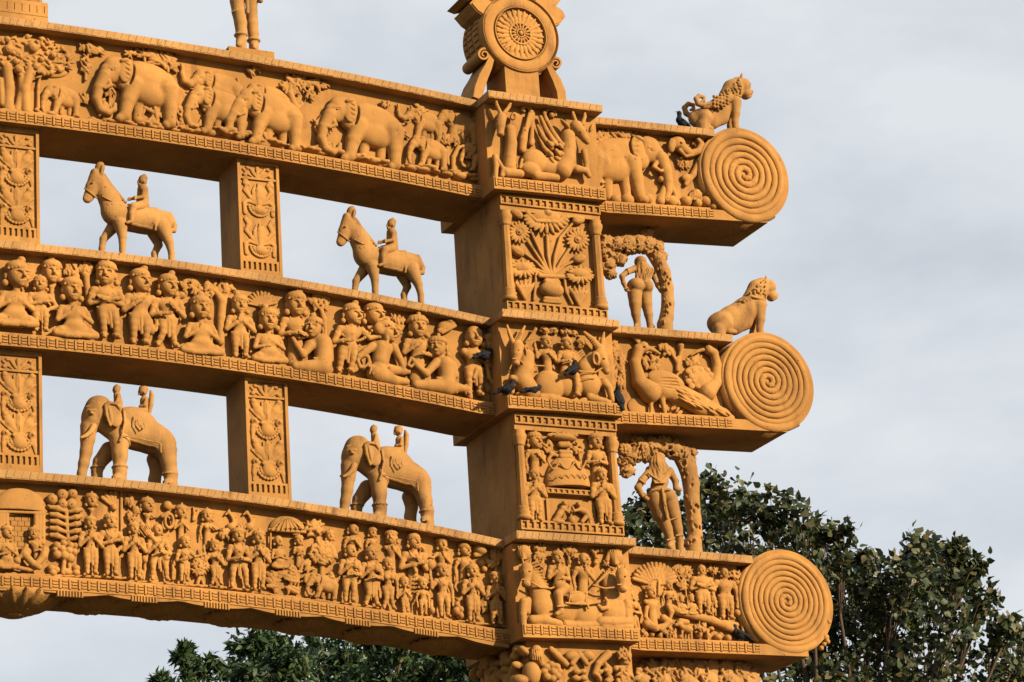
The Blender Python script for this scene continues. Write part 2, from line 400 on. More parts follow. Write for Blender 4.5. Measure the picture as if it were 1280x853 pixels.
for b in ('top', 'mid', 'low'):
    a = thing('architrave', (XC, .315, zb(b, XC)), LAB[b], 'stone beam', 'three beams of the carved gateway'); ARCH[b] = a
    m = MB()
    m.sweep([body_sec(b, x, BGY, LIP, BACK) for x in stations(-5.325, -.055)])
    m.build('beam', STONE, a)
    for sg in (1, -1):
        X = lambda x: x if sg > 0 else 2*XC-x
        m = MB()
        secs = [body_sec(b, X(x), BBG, BLIP, BBACK) for x in (-.056, .30, .638)]
        m.sweep(secs if sg > 0 else secs[::-1]); m.build('pillar_block', STONE, a)
        m = MB(); xs = stations(.640, 1.40)
        if sg < 0: xs = [X(x) for x in xs][::-1]
        m.sweep([body_sec(b, x, BGY, LIP, BACK) for x in xs]); m.build('beam_end', STONE, a)
        m = MB()
        xs = [1.40, 1.775] if sg > 0 else [X(1.775), X(1.40)]
        m.sweep([[(x, BACK, zb(b, x)+.062), (x, LIP+.004, zb(b, x)+.062), (x, LIP, zb(b, x)+.056), (x, LIP, zb(b, x)), (x, BACK, zb(b, x))] for x in xs]); m.build('scroll_ledge', STONE, a)
        if sg < 0:
            cx, cz, Rr = BE[b]['vol']; m = MB()
            m.prism([(X(cx)+Rr*.985*math.cos(6.2832*i/48), cz+Rr*.985*math.sin(6.2832*i/48)) for i in range(48)], LIP, BACK-.01); m.build('volute', STONE, a)
    spiral(b, a)
    # coping: a slab in five runs; its face is cut into slanting blocks
    m = MB()
    m.sweep([slab_sec(b, x, LIP-.018, BACK+.02) for x in stations(-5.315, -.065)])
    for sg in (1, -1):
        xs = [-.064, .646]; xe = stations(.647, 1.46)
        if sg < 0: xs = [2*XC-x for x in xs][::-1]; xe = [2*XC-x for x in xe][::-1]
        m.sweep([[(x, BBACK+.02, zt(b, .3)), (x, BLIP-.018, zt(b, .3)), (x, BLIP-.018, zt(b, .3)-CT), (x, BBACK+.02, zt(b, .3)-CT)] for x in xs])
        m.sweep([slab_sec(b, x, LIP-.018, BACK+.02) for x in xe])
    cp = m.build('coping', COPE, a); COPS[b] = cp; cp.data.materials.append(DARK_TOP)
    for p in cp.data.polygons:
        if p.normal.z > .9: p.material_index = 1          # unseen upper face, coloured dark to cut bounce onto the soffits
    teeth(b, -5.31, -.068, LIP-.018, cp); teeth(b, -.062, .645, BLIP-.018, cp); teeth(b, .66, 1.42, LIP-.018, cp)
    rail_band(b, -5.32, -.06, LIP, a); rail_band(b, -.05, .63, BLIP, a); rail_band(b, .66, 1.42 if b != 'low' else 1.47, LIP, a)

# ================================================================ pillars
def dentil(m, x0, x1, y, z0, z1, p=.041, pr=.013):
    n = int(round((x1-x0)/p)); p = (x1-x0)/n; h = z1-z0
    m.box(x0, x1, y-pr, y+.002, z0, z0+h*.16); m.box(x0, x1, y-pr, y+.002, z1-h*.2, z1)
    for i in range(n+1):
        xa = x0+i*p-.008
        m.box(max(x0, xa), min(x1, xa+.016), y-pr*.98, y+.002, z0+h*.162, z1-h*.202)
        if i < n: m.box(xa+.018, xa+p-.012, y-pr*.6, y+.002, z0+h*.36, z0+h*.6)
def colonnette(cx, cy, z0, z1, parent):
    h = z1-z0
    m = MB(); m.lathe(cx, cy, [(.030, z0+.075), (.026, z0+h*.5), (.024, z1-.085)], 8); m.build('shaft', STONE, parent)
    m = MB(); m.lathe(cx, cy, [(.040, z0), (.040, z0+.022), (.030, z0+.026), (.041, z0+.040), (.030, z0+.052), (.034, z0+.06), (.028, z0+.076)], 20); m.build('base', STONE, parent, True)
    m = MB(); n = 22
    prof = [(.025, z1-.088), (.030, z1-.08), (.027, z1-.074), (.036, z1-.05), (.038, z1-.03), (.030, z1-.012), (.033, z1)]
    m.sweep([[(cx+(r*(1+.1*math.cos(j*math.pi)))*math.cos(6.2832*j/n), cy+(r*(1+.1*math.cos(j*math.pi)))*math.sin(6.2832*j/n), z) for j in range(n)] for r, z in prof])
    m.build('capital', CARVE, parent, True)
def pillar_die(z0, z1, label, dens):
    a = thing('pillar_die', (.31, .31, z0), label, 'pillar block', 'pillar blocks between the beams')
    m = MB(); m.box(0, .62, .045, .62, z0, z1); m.build('core', STONE, a)
    m = MB(); (b0, b1), (t0, t1) = dens
    m.box(.001, .619, .014, .047, z0+.0005, b0); dentil(m, .001, .619, .014, b0, b1); m.box(.001, .619, .014, .047, b0, b1)
    m.build('lower_dentil_band', STONE, a)
    m = MB(); m.box(.001, .619, .010, .047, t0-.03, t1); dentil(m, .001, .619, .010, t0, t1); m.box(.001, .619, .014, .047, t1, z1-.0005)
    m.build('upper_dentil_band', STONE, a)
    for x in (.03, .59):
        c = MB(); c.box(x-.028, x+.028, .034, .0465, b1+.002, t0-.032); c = c.build('colonnette', STONE, a)
        colonnette(x, .020, b1+.002, t0-.034, c)
    return a
DIE_U = pillar_die(6.9955, 7.7115, 'upper square pillar block with a carved vase of lotus flowers', ((7.022, 7.078), (7.640, 7.695)))
DIE_L = pillar_die(5.7525, 6.4455, 'lower square pillar block carved with a domed stupa and attendants', ((5.782, 5.838), (6.372, 6.426)))
# hidden far pillar and the shafts down to the ground
for lab, x0, zs in (('plain square pillar standing at the far end of the beams', 2*XC-.62, ((5.7525, 6.4455), (6.9955, 7.7115), (.25, 5.1865))), ('tall square pillar shaft under the lowest beam with a carved capital', 0., ((.25, 5.1865),))):
    a = thing('gate_pillar', (x0+.31, .31, 0), lab, 'pillar', 'gateway pillars')
    for u, v in zs:
        m = MB(); m.box(x0, x0+.62, .03, .62, u, v); m.build('shaft', STONE, a)
    m = MB(); m.box(x0-.12, x0+.74, -.12, .74, 0, .12); m.box(x0-.06, x0+.68, -.06, .68, .12, .2501); m.build('plinth', STONE, a)
    PILLAR = a

# ================================================================ short posts between the beams
def post(b0, b1, xc, label):
    w, y0, y1 = .119, .165, .447
    lo = min(zt(b0, xc-w), zt(b0, xc+w))-.004; hi = max(zb(b1, xc-w), zb(b1, xc+w))+.004
    a = thing('short_post', (xc, .306, lo), label, 'stone post', 'short posts between the beams')
    m = MB(); m.box(xc-w, xc+w, y0+.016, y1, lo, hi); m.build('core', STONE, a)
    m = MB(); f = .016; e = .007
    H = hi-lo
    zc, zd = lo+.062, lo+.118
    ztp = hi-.118
    m.box(xc-w, xc-w+f, y0, y0+.017, lo, hi); m.box(xc+w-f, xc+w, y0, y0+.017, lo, hi)
    m.box(xc-w+f, xc+w-f, y0+.001, y0+.017, lo, zc); m.box(xc-w+f, xc+w-f, y0+.001, y0+.017, hi-.03, hi)
    m.box(xc-w+f, xc+w-f, y0+.004, y0+.017, ztp, ztp+.012); m.box(xc-w+f, xc+w-f, y0+.003, y0+.017, zd-.012, zd)
    m.build('frame', STONE, a)
    m = MB(); n = 7; p = (2*w-2*f)/n
    for i in range(n):
        m.box(xc-w+f+i*p+p*.46, xc-w+f+(i+1)*p-.001, y0+.003, y0+.017, zc, zd-.012)
    m.build('dentil_row', STONE, a)
    return a, y0+.016, (xc, lo, hi, zd, ztp)
POSTS = {}
for b0, b1, xc, lab in (('mid', 'top', -1.358, 'upper short post with wavy leaf scrolls and rosettes, right of the standing horse'), ('mid', 'top', -2.694, 'upper short post carved with stacked vases, left of a horse and rider'),
                        ('low', 'mid', -1.358, 'lower short post carved with stacked vases, between the two stone elephants'), ('low', 'mid', -2.694, 'lower short post carved with stacked vases, left of an elephant with riders')):
    POSTS[(b0, xc)] = post(b0, b1, xc, lab)
FAR_POSTS = [post('mid', 'top', -4.022, 'upper short post on the far half of the gateway, beyond the beam crown'), post('low', 'mid', -4.022, 'lower short post on the far half of the gateway, beyond the beam crown')]
# ================================================================ carved people (high relief)
def head(C, P, hh, turn=0., hat='bun', ear=1, out=1.):
    """P: centre of the head (world), hh: height chin to crown"""
    def q(a, b, c): return P+np.array((a*hh, -c*hh*out, b*hh))
    t = turn
    k = .05*hh
    C.ellw(q(0, .04, 0), (.40*hh, .40*hh, .46*hh), k=k)
    C.ellw(q(t*.10, -.20, .06), (.33*hh, .32*hh, .27*hh), k=k*2)
    C.ellw(q(t*.16, -.40, .18), (.13*hh, .13*hh, .09*hh), k=k)
    for s in (-1, 1):
        C.ellw(q(t*.22+s*.17, -.14, .24), (.13*hh, .12*hh, .12*hh), k=k)
        C.ellw(q(t*.24+s*.17, .02, .44), (.13*hh, .15*hh, .08*hh), k=.012*hh, op=-1)
        C.ellw(q(t*.24+s*.17, .01, .27), (.10*hh, .085*hh, .05*hh), k=.004*hh)
        C.capw(q(t*.24+s*.06, .14, .38), q(t*.24+s*.29, .12, .27), .04*hh, .032*hh, k=.02*hh)
        if ear:
            C.ellw(q(s*.38-t*.12, -.02, -.03), (.07*hh, .1*hh, .17*hh), k=k)
            C.ellw(q(s*.40-t*.14, -.34, .02), (.13*hh, .13*hh, .14*hh), k=k*.4)
    C.capw(q(t*.26, .12, .36), q(t*.30, -.10, .48), .04*hh, .072*hh, k=.02*hh)
    C.capw(q(t*.29-.06, -.11, .40), q(t*.29+.06, -.11, .40), .045*hh, .045*hh, k=.02*hh)
    C.capw(q(t*.26-.11, -.235, .38), q(t*.26+.11, -.235, .38), .040*hh, .040*hh, k=.006*hh, op=-1)
    C.capw(q(t*.26-.07, -.275, .34), q(t*.26+.07, -.275, .34), .035*hh, .035*hh, k=.02*hh)
    if hat == 'bald':
        C.ellw(q(0, .12, -.02), (.37*hh, .38*hh, .38*hh), k=k)
        return
    if hat in ('bun', 'top'):
        C.ellw(q(-t*.06, .30, .02), (.45*hh, .43*hh, .29*hh), k=.006*hh)
        for i in range(7):                                  # combed strands
            a = -.36+.12*i
            C.capw(q(a*1.05-t*.06, .15+.08*(1-abs(a)*2), .45-abs(a)*.5), q(a*.5-t*.06, .55-abs(a)*.25, .28-abs(a)*.3), .052*hh, .04*hh, k=.006*hh)
        s = .16*(1 if hat == 'bun' else 0)*(1 if t >= 0 else -1)
        C.ellw(q(s, .62, .05), (.17*hh, .17*hh, .16*hh), k=.015*hh)
        C.capw(q(s-.12, .52, .06), q(s+.12, .52, .06), .05*hh, .05*hh, k=.01*hh)
    elif hat == 'turban':
        C.ellw(q(0, .30, -.03), (.36*hh, .36*hh, .27*hh), k=.02*hh)
        n = 9
        for i in range(n):
            a0, a1 = math.pi*i/n, math.pi*(i+1)/n
            C.capw(q(-.44*math.cos(a0), .24+.02*math.sin(a0), .42*math.sin(a0)-.06), q(-.44*math.cos(a1), .24+.10*math.sin(a1), .42*math.sin(a1)-.06), .095*hh, .085*hh, k=.005*hh)
            C.capw(q(-.38*math.cos(a0), .40, .34*math.sin(a0)-.06), q(-.34*math.cos(a1), .46, .32*math.sin(a1)-.06), .075*hh, .07*hh, k=.005*hh)
        C.ellw(q(0, .58, .16), (.11*hh, .11*hh, .12*hh), k=.02*hh)
    elif hat == 'cap':
        C.ellw(q(0, .26, -.02), (.43*hh, .43*hh, .30*hh), k=.005*hh)
        for i in range(8):
            a0, a1 = math.pi*i/8, math.pi*(i+1)/8
            C.capw(q(-.45*math.cos(a0), .18, .43*math.sin(a0)-.06), q(-.45*math.cos(a1), .18, .43*math.sin(a1)-.06), .06*hh, .06*hh, k=.004*hh)
        C.ellw(q(0, .56, .0), (.12*hh, .12*hh, .10*hh), k=.02*hh)
ARMS = {  # (elbow a, b, c) (hand a, b, c) for the right-hand side of the picture (+) ; mirrored for the other
 'pray': ((.29, .62, .10), (.035, .80, .24)), 'fold': ((.30, .63, .08), (-.06, .70, .24)), 'hang': ((.30, .64, .03), (.28, .44, .08)),
 'hip': ((.37, .66, .02), (.19, .56, .10)), 'up': ((.34, .70, .06), (.36, .98, .10)), 'chest': ((.28, .62, .10), (.10, .74, .24)), 'hold': ((.29, .60, .10), (.12, .60, .26)),
 'out': ((.36, .74, .08), (.60, .80, .12)), 'knee': ((.38, .50, .10), (.40, .22, .22)), 'none': None}
def man(C, x, yf, yt, hd=.27, arms='pray pray', legs='stand', turn=0., hat='bun', xh=None, w=1.08, c=3., base=None, sash=1, lean=0., female=0, ear=1, kn=1., out=.70, fat=.92):
    if legs == 'seat': fat *= 1.12
    n0 = len(C.P)
    P0 = C.pt(x, yf, c); P1 = C.pt(x if xh is None else xh, yt, c+6)
    H = P1[2]-P0[2]; hh = H*hd; B = H-hh
    dx = (P1[0]-P0[0])
    def q(a, b, cc): return np.array((P0[0]+a*B*w+dx*min(1, max(0, b)), P0[1]-cc*B*out-.006, P0[2]+b*B))
    k = .05*B
    def limb(pts, k=k*.5):
        for (a, ra), (b, rb) in zip(pts, pts[1:]): C.capw(a, b, ra*B, rb*B, k=k)
    if legs == 'seat':
        lv = .26
        for s in (-1, 1):
            limb([(q(s*.15, .15, .09), .14), (q(s*.34*kn, .17, .13), .125), (q(s*.46*kn, .12, .15), .10)], k=.02*B)
            limb([(q(s*.47*kn, .10, .17), .085), (q(s*.26*kn, .045+.02*(s > 0), .25), .075), (q(-s*.02, .035+.03*(s > 0), .27), .055)], k=.012*B)
            limb([(q(-s*.03, .04+.03*(s > 0), .28), .05), (q(-s*.17, .05+.03*(s > 0), .25), .042), (q(-s*.20, .07, .23), .03)], k=.012*B)
            C.capw(q(s*.05, .0, .30), q(s*.05, .10, .30), .022*B, .022*B, k=.006*B)
        C.ellw(q(0, .16, .06), (.23*B*w, .16*B, .15*B), k=k)
        C.ellw(q(0, .32, .14), (.265*B*w, .15*B, .15*B), k=k*1.6)
        C.ellw(q(0, .26, .285), (.022*B, .02*B, .022*B), k=.004*B, op=-1)
        C.ellw(q(0, .62, .10), (.285*B*w, .15*B, .21*B), k=k*1.6)
        sb = .80; sc = 1.12
    elif legs == 'bust':
        C.capw(q(0, .66, .04), q(0, .12, -.06), .14*B*w, .17*B*w, k=k, fl=.7)
        C.ellw(q(0, .78, .08), (.20*B*w, .13*B, .15*B), k=k*1.6); sb = .89; sc = 1.
    else:
        st = {'stand': (.10, .11, .10), 'wide': (.11, .17, .19), 'step': (.10, .08, .15)}[legs]
        for s in (-1, 1):
            z = .05 if s > 0 else .03
            limb([(q(s*st[0], .50, .05), .105), (q(s*st[1]*.95, .38, .08), .09), (q(s*st[1], .27, .10), .068), (q(s*(st[1]+st[2])*.5, .17, .07), .066), (q(s*st[2], .055, .06), .046)])
            limb([(q(s*st[2], .045, .07), .046), (q(s*(st[2]+.03), .025, .16), .042)])
            C.capw(q(s*st[2]-.05, .085, .07), q(s*st[2]+.05, .085, .07), .026*B, .026*B, k=.008*B)
            C.capw(q(s*st[2]-.03, .085, .11), q(s*st[2]+.03, .085, .11), .026*B, .026*B, k=.008*B)
        C.ellw(q(0, .53, .05), (.175*B*w, .115*B, .12*B), k=k)
        C.ellw(q(0, .64, .06), ((.125 if female else .14)*B*w, .10*B, .14*B), k=k)
        C.ellw(q(0, .80, .08), (.195*B*w, .125*B, .145*B), k=k*1.4)
        C.ellw(q(0, .625, .15), (.018*B, .03*B, .018*B), k=.004*B, op=-1)
        for i in range(6):
            a0, a1 = -.18+.06*i, -.12+.06*i
            C.capw(q(a0, .565-.02*math.cos(a0*8), .145-abs(a0)*.35), q(a1, .565-.02*math.cos(a1*8), .145-abs(a1)*.35), .024*B, .024*B, k=.006*B)
        if sash:
            C.capw(q(.0, .56, .165), q(.015, .20, .155), .026*B, .034*B, k=.006*B)
            C.capw(q(-.035, .56, .15), q(-.03, .26, .145), .018*B, .026*B, k=.006*B)
            C.ellw(q(0, .565, .17), (.035*B, .03*B, .03*B), k=.006*B)
        sb = .89; sc = 1.
    if female:
        for s in (-1, 1): C.ellw(q(s*.095, sb-.11, .19), (.085*B, .085*B, .085*B), k=.02*B)
    ss_ = .245 if legs == 'seat' else .185
    C.capw(q(-ss_, sb-.02, .06), q(ss_, sb-.02, .06), .085*B, .085*B, k=k)
    C.capw(q(0, sb, .06), q(0, 1.04, .09), .085*B, .08*B, k=k*.6)
    # necklace
    for i in range(8):
        a0, a1 = math.pi*(i/8), math.pi*((i+1)/8)
        C.capw(q(-.12*math.cos(a0), sb+.05-.15*math.sin(a0), .15+.06*math.sin(a0)), q(-.12*math.cos(a1), sb+.05-.15*math.sin(a1), .15+.06*math.sin(a1)), .018*B, .018*B, k=.005*B)
    C.ellw(q(0, sb-.12, .225), (.03*B, .025*B, .03*B), k=.005*B)
    ar = arms.split()
    for s, n in ((-1, ar[0]), (1, ar[1])):
        if ARMS[n] is None: continue
        e, h = ARMS[n]; f = sb-.89
        wd_ = 1.28 if legs == 'seat' else 1.
        sh = q(s*.215*wd_, sb-.02, .07); el = q(s*e[0]*wd_, e[1]+f, e[2]); hn = q(s*h[0], h[1]+f, h[2])
        if legs == 'seat' and n in ('pray', 'chest', 'fold', 'hold'): el = q(s*(e[0]+.02)*1.28, e[1]+f-.08, e[2]+.06); hn = q(s*h[0], h[1]+f-.04, h[2]+.03)
        limb([(sh, .075), (sh*.5+el*.5, .066), (el, .056)]); limb([(el, .056), (el*.3+hn*.7, .046), (hn, .04)])
        mid = sh*.62+el*.38; d = np.cross(el-sh, (0, 1, 0)); d = d/(np.linalg.norm(d)+1e-9)
        C.capw(mid-d*.055*B+np.array((0, -.035*B, 0)), mid+d*.055*B+np.array((0, -.035*B, 0)), .022*B, .022*B, k=.004*B)
        wr = el*.22+hn*.78; d = np.cross(hn-el, (0, 1, 0)); d = d/(np.linalg.norm(d)+1e-9)
        C.capw(wr-d*.04*B+np.array((0, -.025*B, 0)), wr+d*.04*B+np.array((0, -.025*B, 0)), .018*B, .018*B, k=.004*B)
        # hand: palm and fingers
        v = np.array((0, 0, 1.)) if n == 'pray' else (hn-el)/(np.linalg.norm(hn-el)+1e-9)
        if n == 'pray': v = np.array((-s*.15, -.12, 1.)); v /= np.linalg.norm(v)
        C.capw(hn, hn+v*.07*B, .042*B, .036*B, k=.01*B)
        sd_ = np.cross(v, (0, 1, 0)); sd_ = sd_/(np.linalg.norm(sd_)+1e-9)
        for j in range(4):
            o = sd_*(j-1.5)*.02*B; ln = (.10, .12, .115, .09)[j]
            C.capw(hn+v*.06*B+o+np.array((0, -.006*B, 0)), hn+v*(.06+ln)*B+o*.8, .015*B, .011*B, k=.003*B)
        C.capw(hn+sd_*.03*B+np.array((0, -.02*B, 0)), hn+sd_*.05*B+v*.06*B+np.array((0, -.03*B, 0)), .016*B, .012*B, k=.004*B)
    for i_ in range(n0, len(C.P)):
        p_ = list(C.P[i_])
        if p_[0] == 'c': p_[3] *= fat; p_[4] *= fat
        else: p_[2] = p_[2]*fat
        C.P[i_] = tuple(p_)
    head(C, q(0, 1., .12)+np.array((0, 0, .43*hh)), hh*1.05, turn, hat, ear, .93)
    return q, B
def figure(parent, zoom, y0, *a, h=.0034, extra=None, name='carved_figure', **kw):
    C = Clay(y0, zoom, h); man(C, *a, **kw)
    if extra: extra(C)
    return C.build(name, CARVE, parent)
def clump(parent, y0, zoom, st, name='carved_tree', h=.0036, c=3.5):
    """foliage reliefs: list of leaf clumps 'x,y,rx,ry,n,ln,wd[,ang]' and trunks (strings with '>')"""
    C = Clay(y0, zoom, h, c=c)
    for i, w in enumerate(st):
        if w[0] == '>': C.cap(w[1:], k=2)
        else:
            v = [float(x) for x in w.split(',')]
            C.leafs(v[0], v[1], v[2], v[3], int(v[4]*1.6), v[5]*1.05, v[6], seed=int(v[0]*7+v[1]), ang=v[7] if len(v) > 7 else None)
            C.ell(v[0], v[1], v[2]*.9, v[3]*.9, 3.2, c=0)
    return C.build(name, CARVE, parent)
def lotus(C, x, y, r, n=16, c=3, tilt=1., boss=.28, th=.09):
    C.ell(x, y, r*.8, r*.8*tilt, 2.0, c=c-1)
    for i in range(n):
        a = 6.2832*i/n
        px, py = x+r*.62*math.cos(a), y-r*.62*math.sin(a)*tilt
        C.ell(px, py, r*.37, r*2.2/n*(.55+.45*tilt), 2.0, c=c+.8, rot=math.degrees(a), k=.3)
    C.ell(x, y, r*boss, r*boss*tilt, 3, c=c+2, k=.3)
    C.ell(x, y, r*boss*.4, r*boss*.4*tilt, 3, c=c+5, k=.2, op=-1)
    C.ell(x, y, r*boss*.28, r*boss*.28*tilt, 2, c=c+2.6, k=.2)
# ================================================================ middle beam
A = ARCH['mid']; ZA = (0, 310, 4); ZB = (320, 360, 4)
F_ = lambda z, *a, **k: figure(A, z, BGY, *a, **k)
F_(ZA, 260, 260, 62, .56, 'none none', 'bust', hat='top', c=1)
F_(ZA, 60, 405, 72, .36, 'chest chest', 'seat', .6, xh=85, w=1.05)
F_(ZA, 200, 425, 140, .26, 'fold hip', 'stand', -.3, hat='cap', c=5)
clump(A, BGY, ZA, ['>440,280,14 435,200,14 430,140,16 400,110,12', '355,115,36,34,16,18,7', '430,105,34,34,16,17,7'])
F_(ZA, 372, 462, 152, .36, 'pray pray', 'seat', .15, xh=360, hat='bun', c=5)
F_(ZA, 548, 462, 75, .285, 'fold fold', 'stand', -.5, xh=525)
def _jug(C): C.cap('755,365,9,8 755,385,11,8'); C.ell(755, 410, 20, 26, 5, c=7); C.cap('745,385,7,8 735,420,6,8 745,445,6,8')
F_(ZA, 692, 492, 112, .28, 'chest hang', 'stand', .6, xh=700, extra=_jug)
def _stick(C): C.cap('800,350,8,9 850,290,9,10 905,235,9,9'); C.ell(905, 238, 22, 18, 5, c=8)
F_(ZA, 828, 505, 138, .28, 'hold chest', 'step', .45, xh=838, extra=_stick)
clump(A, BGY, ZA, ['>1100,470,20 1105,350,20 1110,270,22 1080,220,12', '>1110,280,14 1140,220,10', '955,195,48,38,20,20,8', '1040,205,42,40,18,20,8', '1130,200,42,40,20,20,8'])
F_(ZA, 1002, 545, 243, .36, 'pray pray', 'seat', .1, hat='top', c=5)
F_(ZA, 1197, 557, 240, .28, 'pray pray', 'stand', -.1, c=4)
def _fan(z, cx, cy, r, a0, a1, n, parent, w=7):
    C = Clay(BGY, z, .0042, c=2)
    for i in range(n):
        a = R_(a0+(a1-a0)*i/(n-1)); C.cap('%f,%f,%f %f,%f,%f' % (cx, cy, w*.6, cx+r*math.cos(a), cy-r*math.sin(a), w*1.15), k=.3)
    C.ell(cx, cy, w*2, w*2, 4, c=3); return C.build('carved_fan', CARVE, parent)
_fan(ZB, 25, 95, 75, 15, 165, 11, A)
F_(ZB, 60, 385, 105, .37, 'hold chest', 'seat', -.1, c=5, kn=.9)
def _bowl(C): 
    C.cap('180,235,9,9 215,248,10,11 250,245,9,9'); C.ell(215, 225, 26, 12, 6, c=9)
    for i in range(5): C.cap('%d,215,6,10 %d,170,4,8' % (200+i*8, 178+i*17), k=.4)
F_(ZB, 195, 400, 26, .30, 'hold hold', 'bust', .1, extra=_bowl, c=1)
clump(A, BGY, ZB, ['>345,270,12 340,160,14 325,110,12', '315,70,50,44,24,22,9'])
def kneel(z, flip, S_, name='kneeling_carved_figure'):
    """kneeling worshipper seen from behind and to the side (strokes drawn facing left)"""
    C = Clay(BGY, z, .0042, c=5, k=2)
    if flip:
        C.tf = lambda x, y: (flip[0]+(x-1)*flip[2]*1.0, flip[1]+y*abs(flip[2])); C.tfs = abs(flip[2]); C.tfm = flip[2]
    S_(C); return C.build(name, CARVE, A)
def _k1(C):      # bowl bearer, face in profile to the left
    C.cap('330,280,48,6 335,340,42,7 330,390,46,8'); C.cap('270,285,24,6 250,310,24,7'); C.ell(300, 285, 60, 30, 6, c=6)
    C.cap('270,290,22,9 235,335,17,11 205,290,13,12 185,255,11,12'); C.cap('365,290,20,5 372,360,16,4')
    C.cap('330,400,45,8 250,395,30,10 195,392,22,11'); C.cap('345,395,42,6 360,410,25,5')
    C.cap('290,255,26,5'); hd = C.pt(285, 205, 10); head(C, hd, C.u(100), -.95, 'top')
    for i in range(4): C.cap('%d,355,3,14 %d,395,3,15' % (330+i*12, 330+i*13), k=.3)
    C.cap('290,352,6,14 378,358,6,10', k=.4)
def _k2(C):      # turned away, face to the right
    C.ell(635, 300, 62, 36, 6, c=6); C.cap('630,310,46,7 620,370,42,8'); C.cap('610,420,48,8 600,430,46,9'); C.ell(605, 425, 52, 42, 9, c=9)
    C.cap('620,440,40,9 690,465,26,10 750,470,18,11'); C.cap('660,410,30,6 730,418,20,6 760,420,14,6')
    C.cap('580,295,22,8 545,320,18,9 515,345,16,10'); C.cap('690,300,22,8 715,350,17,9 735,395,14,9')
    C.cap('520,330,9,10 508,365,10,11 520,395,10,11 548,398,10,11 568,375,10,11 560,345,9,10 530,335,9,10', k=.8)
    C.cap('640,270,26,6'); hd = C.pt(655, 225, 9); head(C, hd, C.u(105), .95, 'top', ear=0)
    C.ell(618, 205, 30, 32, 6, c=12); C.ell(652, 255, 11, 24, 4, c=14); C.ell(652, 282, 13, 10, 4, c=14)
    for i in range(6): C.cap('%d,398,4,16 %d,432,4,17' % (575+i*14, 568+i*16), k=.3)
    C.cap('565,392,7,16 665,395,7,14', k=.4)
def _k3(C):      # kneels towards the left with joined hands
    C.ell(935, 375, 58, 34, 6, c=6); C.cap('945,390,46,7 955,440,42,8 950,480,48,8')
    C.cap('900,375,22,9 850,430,18,11 805,390,14,12 785,360,12,12'); C.cap('985,385,20,6 1000,440,15,7')
    C.cap('940,495,42,9 860,490,30,10 800,485,24,11'); C.cap('960,500,40,8 1010,500,22,7 1060,510,18,7 1070,545,14,7')
    C.cap('775,350,7,12 760,385,7,12 775,395,7,12 800,370,7,13', k=.6)
    C.cap('915,345,24,6'); hd = C.pt(908, 298, 10); head(C, hd, C.u(98), -.9, 'turban')
    for i in range(4): C.cap('%d,455,4,15 %d,495,4,16' % (938+i*14, 936+i*16), k=.3)
    C.cap('905,450,6,15 990,455,6,12', k=.4); C.cap('1000,480,10,8 1000,520,11,8', k=.4); C.cap('1050,490,9,8 1052,530,9,8', k=.4)
F_(ZB, 435, 432, 85, .27, 'hold out', 'stand', .8, xh=478, c=3)
C = Clay(BGY, ZB, .0042, c=9)
for i in range(14):
    u = i/13; C.ell(430+160*u, 235+190*u*(1-u)-35*u, 9, 9, 3, c=9, k=.4)
C.build('carved_garland', CARVE, A)
F_(ZB, 590, 330, 78, .42, 'none none', 'bust', .7, c=1, hat='bun')
kneel(ZB, None, _k1); kneel(ZB, None, _k2)
clump(A, BGY, ZB, ['715,185,24,44,14,22,8,80', '690,150,20,20,6,16,6'])
F_(ZB, 805, 480, 140, .31, 'chest hold', 'bust', -.1, hat='turban', c=2, w=1.15)
kneel(ZB, None, _k3)
C = Clay(BGY, ZB, .0042, c=5); C.ell(945, 195, 46, 32, 7, c=4, rot=25); C.cap('915,215,12,8 985,175,12,8', k=.5); C.cap('930,225,9,8 995,190,9,8', k=.5); C.ell(968, 168, 18, 12, 5, c=8); C.build('carved_pot', CARVE, A)
def _staff(C): C.cap('1105,410,13,12 1090,450,10,12'); C.cap('1150,365,9,10 1165,450,10,10 1200,500,12,8')
F_(ZB, 1085, 545, 190, .29, 'none chest', 'stand', -.1, c=2, hat='bald', extra=_staff, w=1.1)
F_(ZB, 1165, 520, 235, .27, 'chest none', 'bust', .2, c=0, hat='bun')
C = Clay(BGY, ZA, .006, c=1)
g = random.Random(3)
C.build  # rocky footing of the frieze
for i in range(60):
    u = i/59; C.ell(-60+u*1340+g.uniform(-8, 8), 447+u*118+8*math.sin(u*3)+g.uniform(-4, 3), g.uniform(14, 30), g.uniform(5, 10), 4.5, c=1)
C.build('rock_footing', CARVE, A)
C = Clay(BGY, ZB, .006, c=1)
for i in range(60):
    u = i/59; C.ell(u*1200+g.uniform(-8, 8), 400+u*190+g.uniform(-4, 3), g.uniform(14, 30), g.uniform(5, 10), 4.5, c=1)
C.build('rock_footing', CARVE, A)
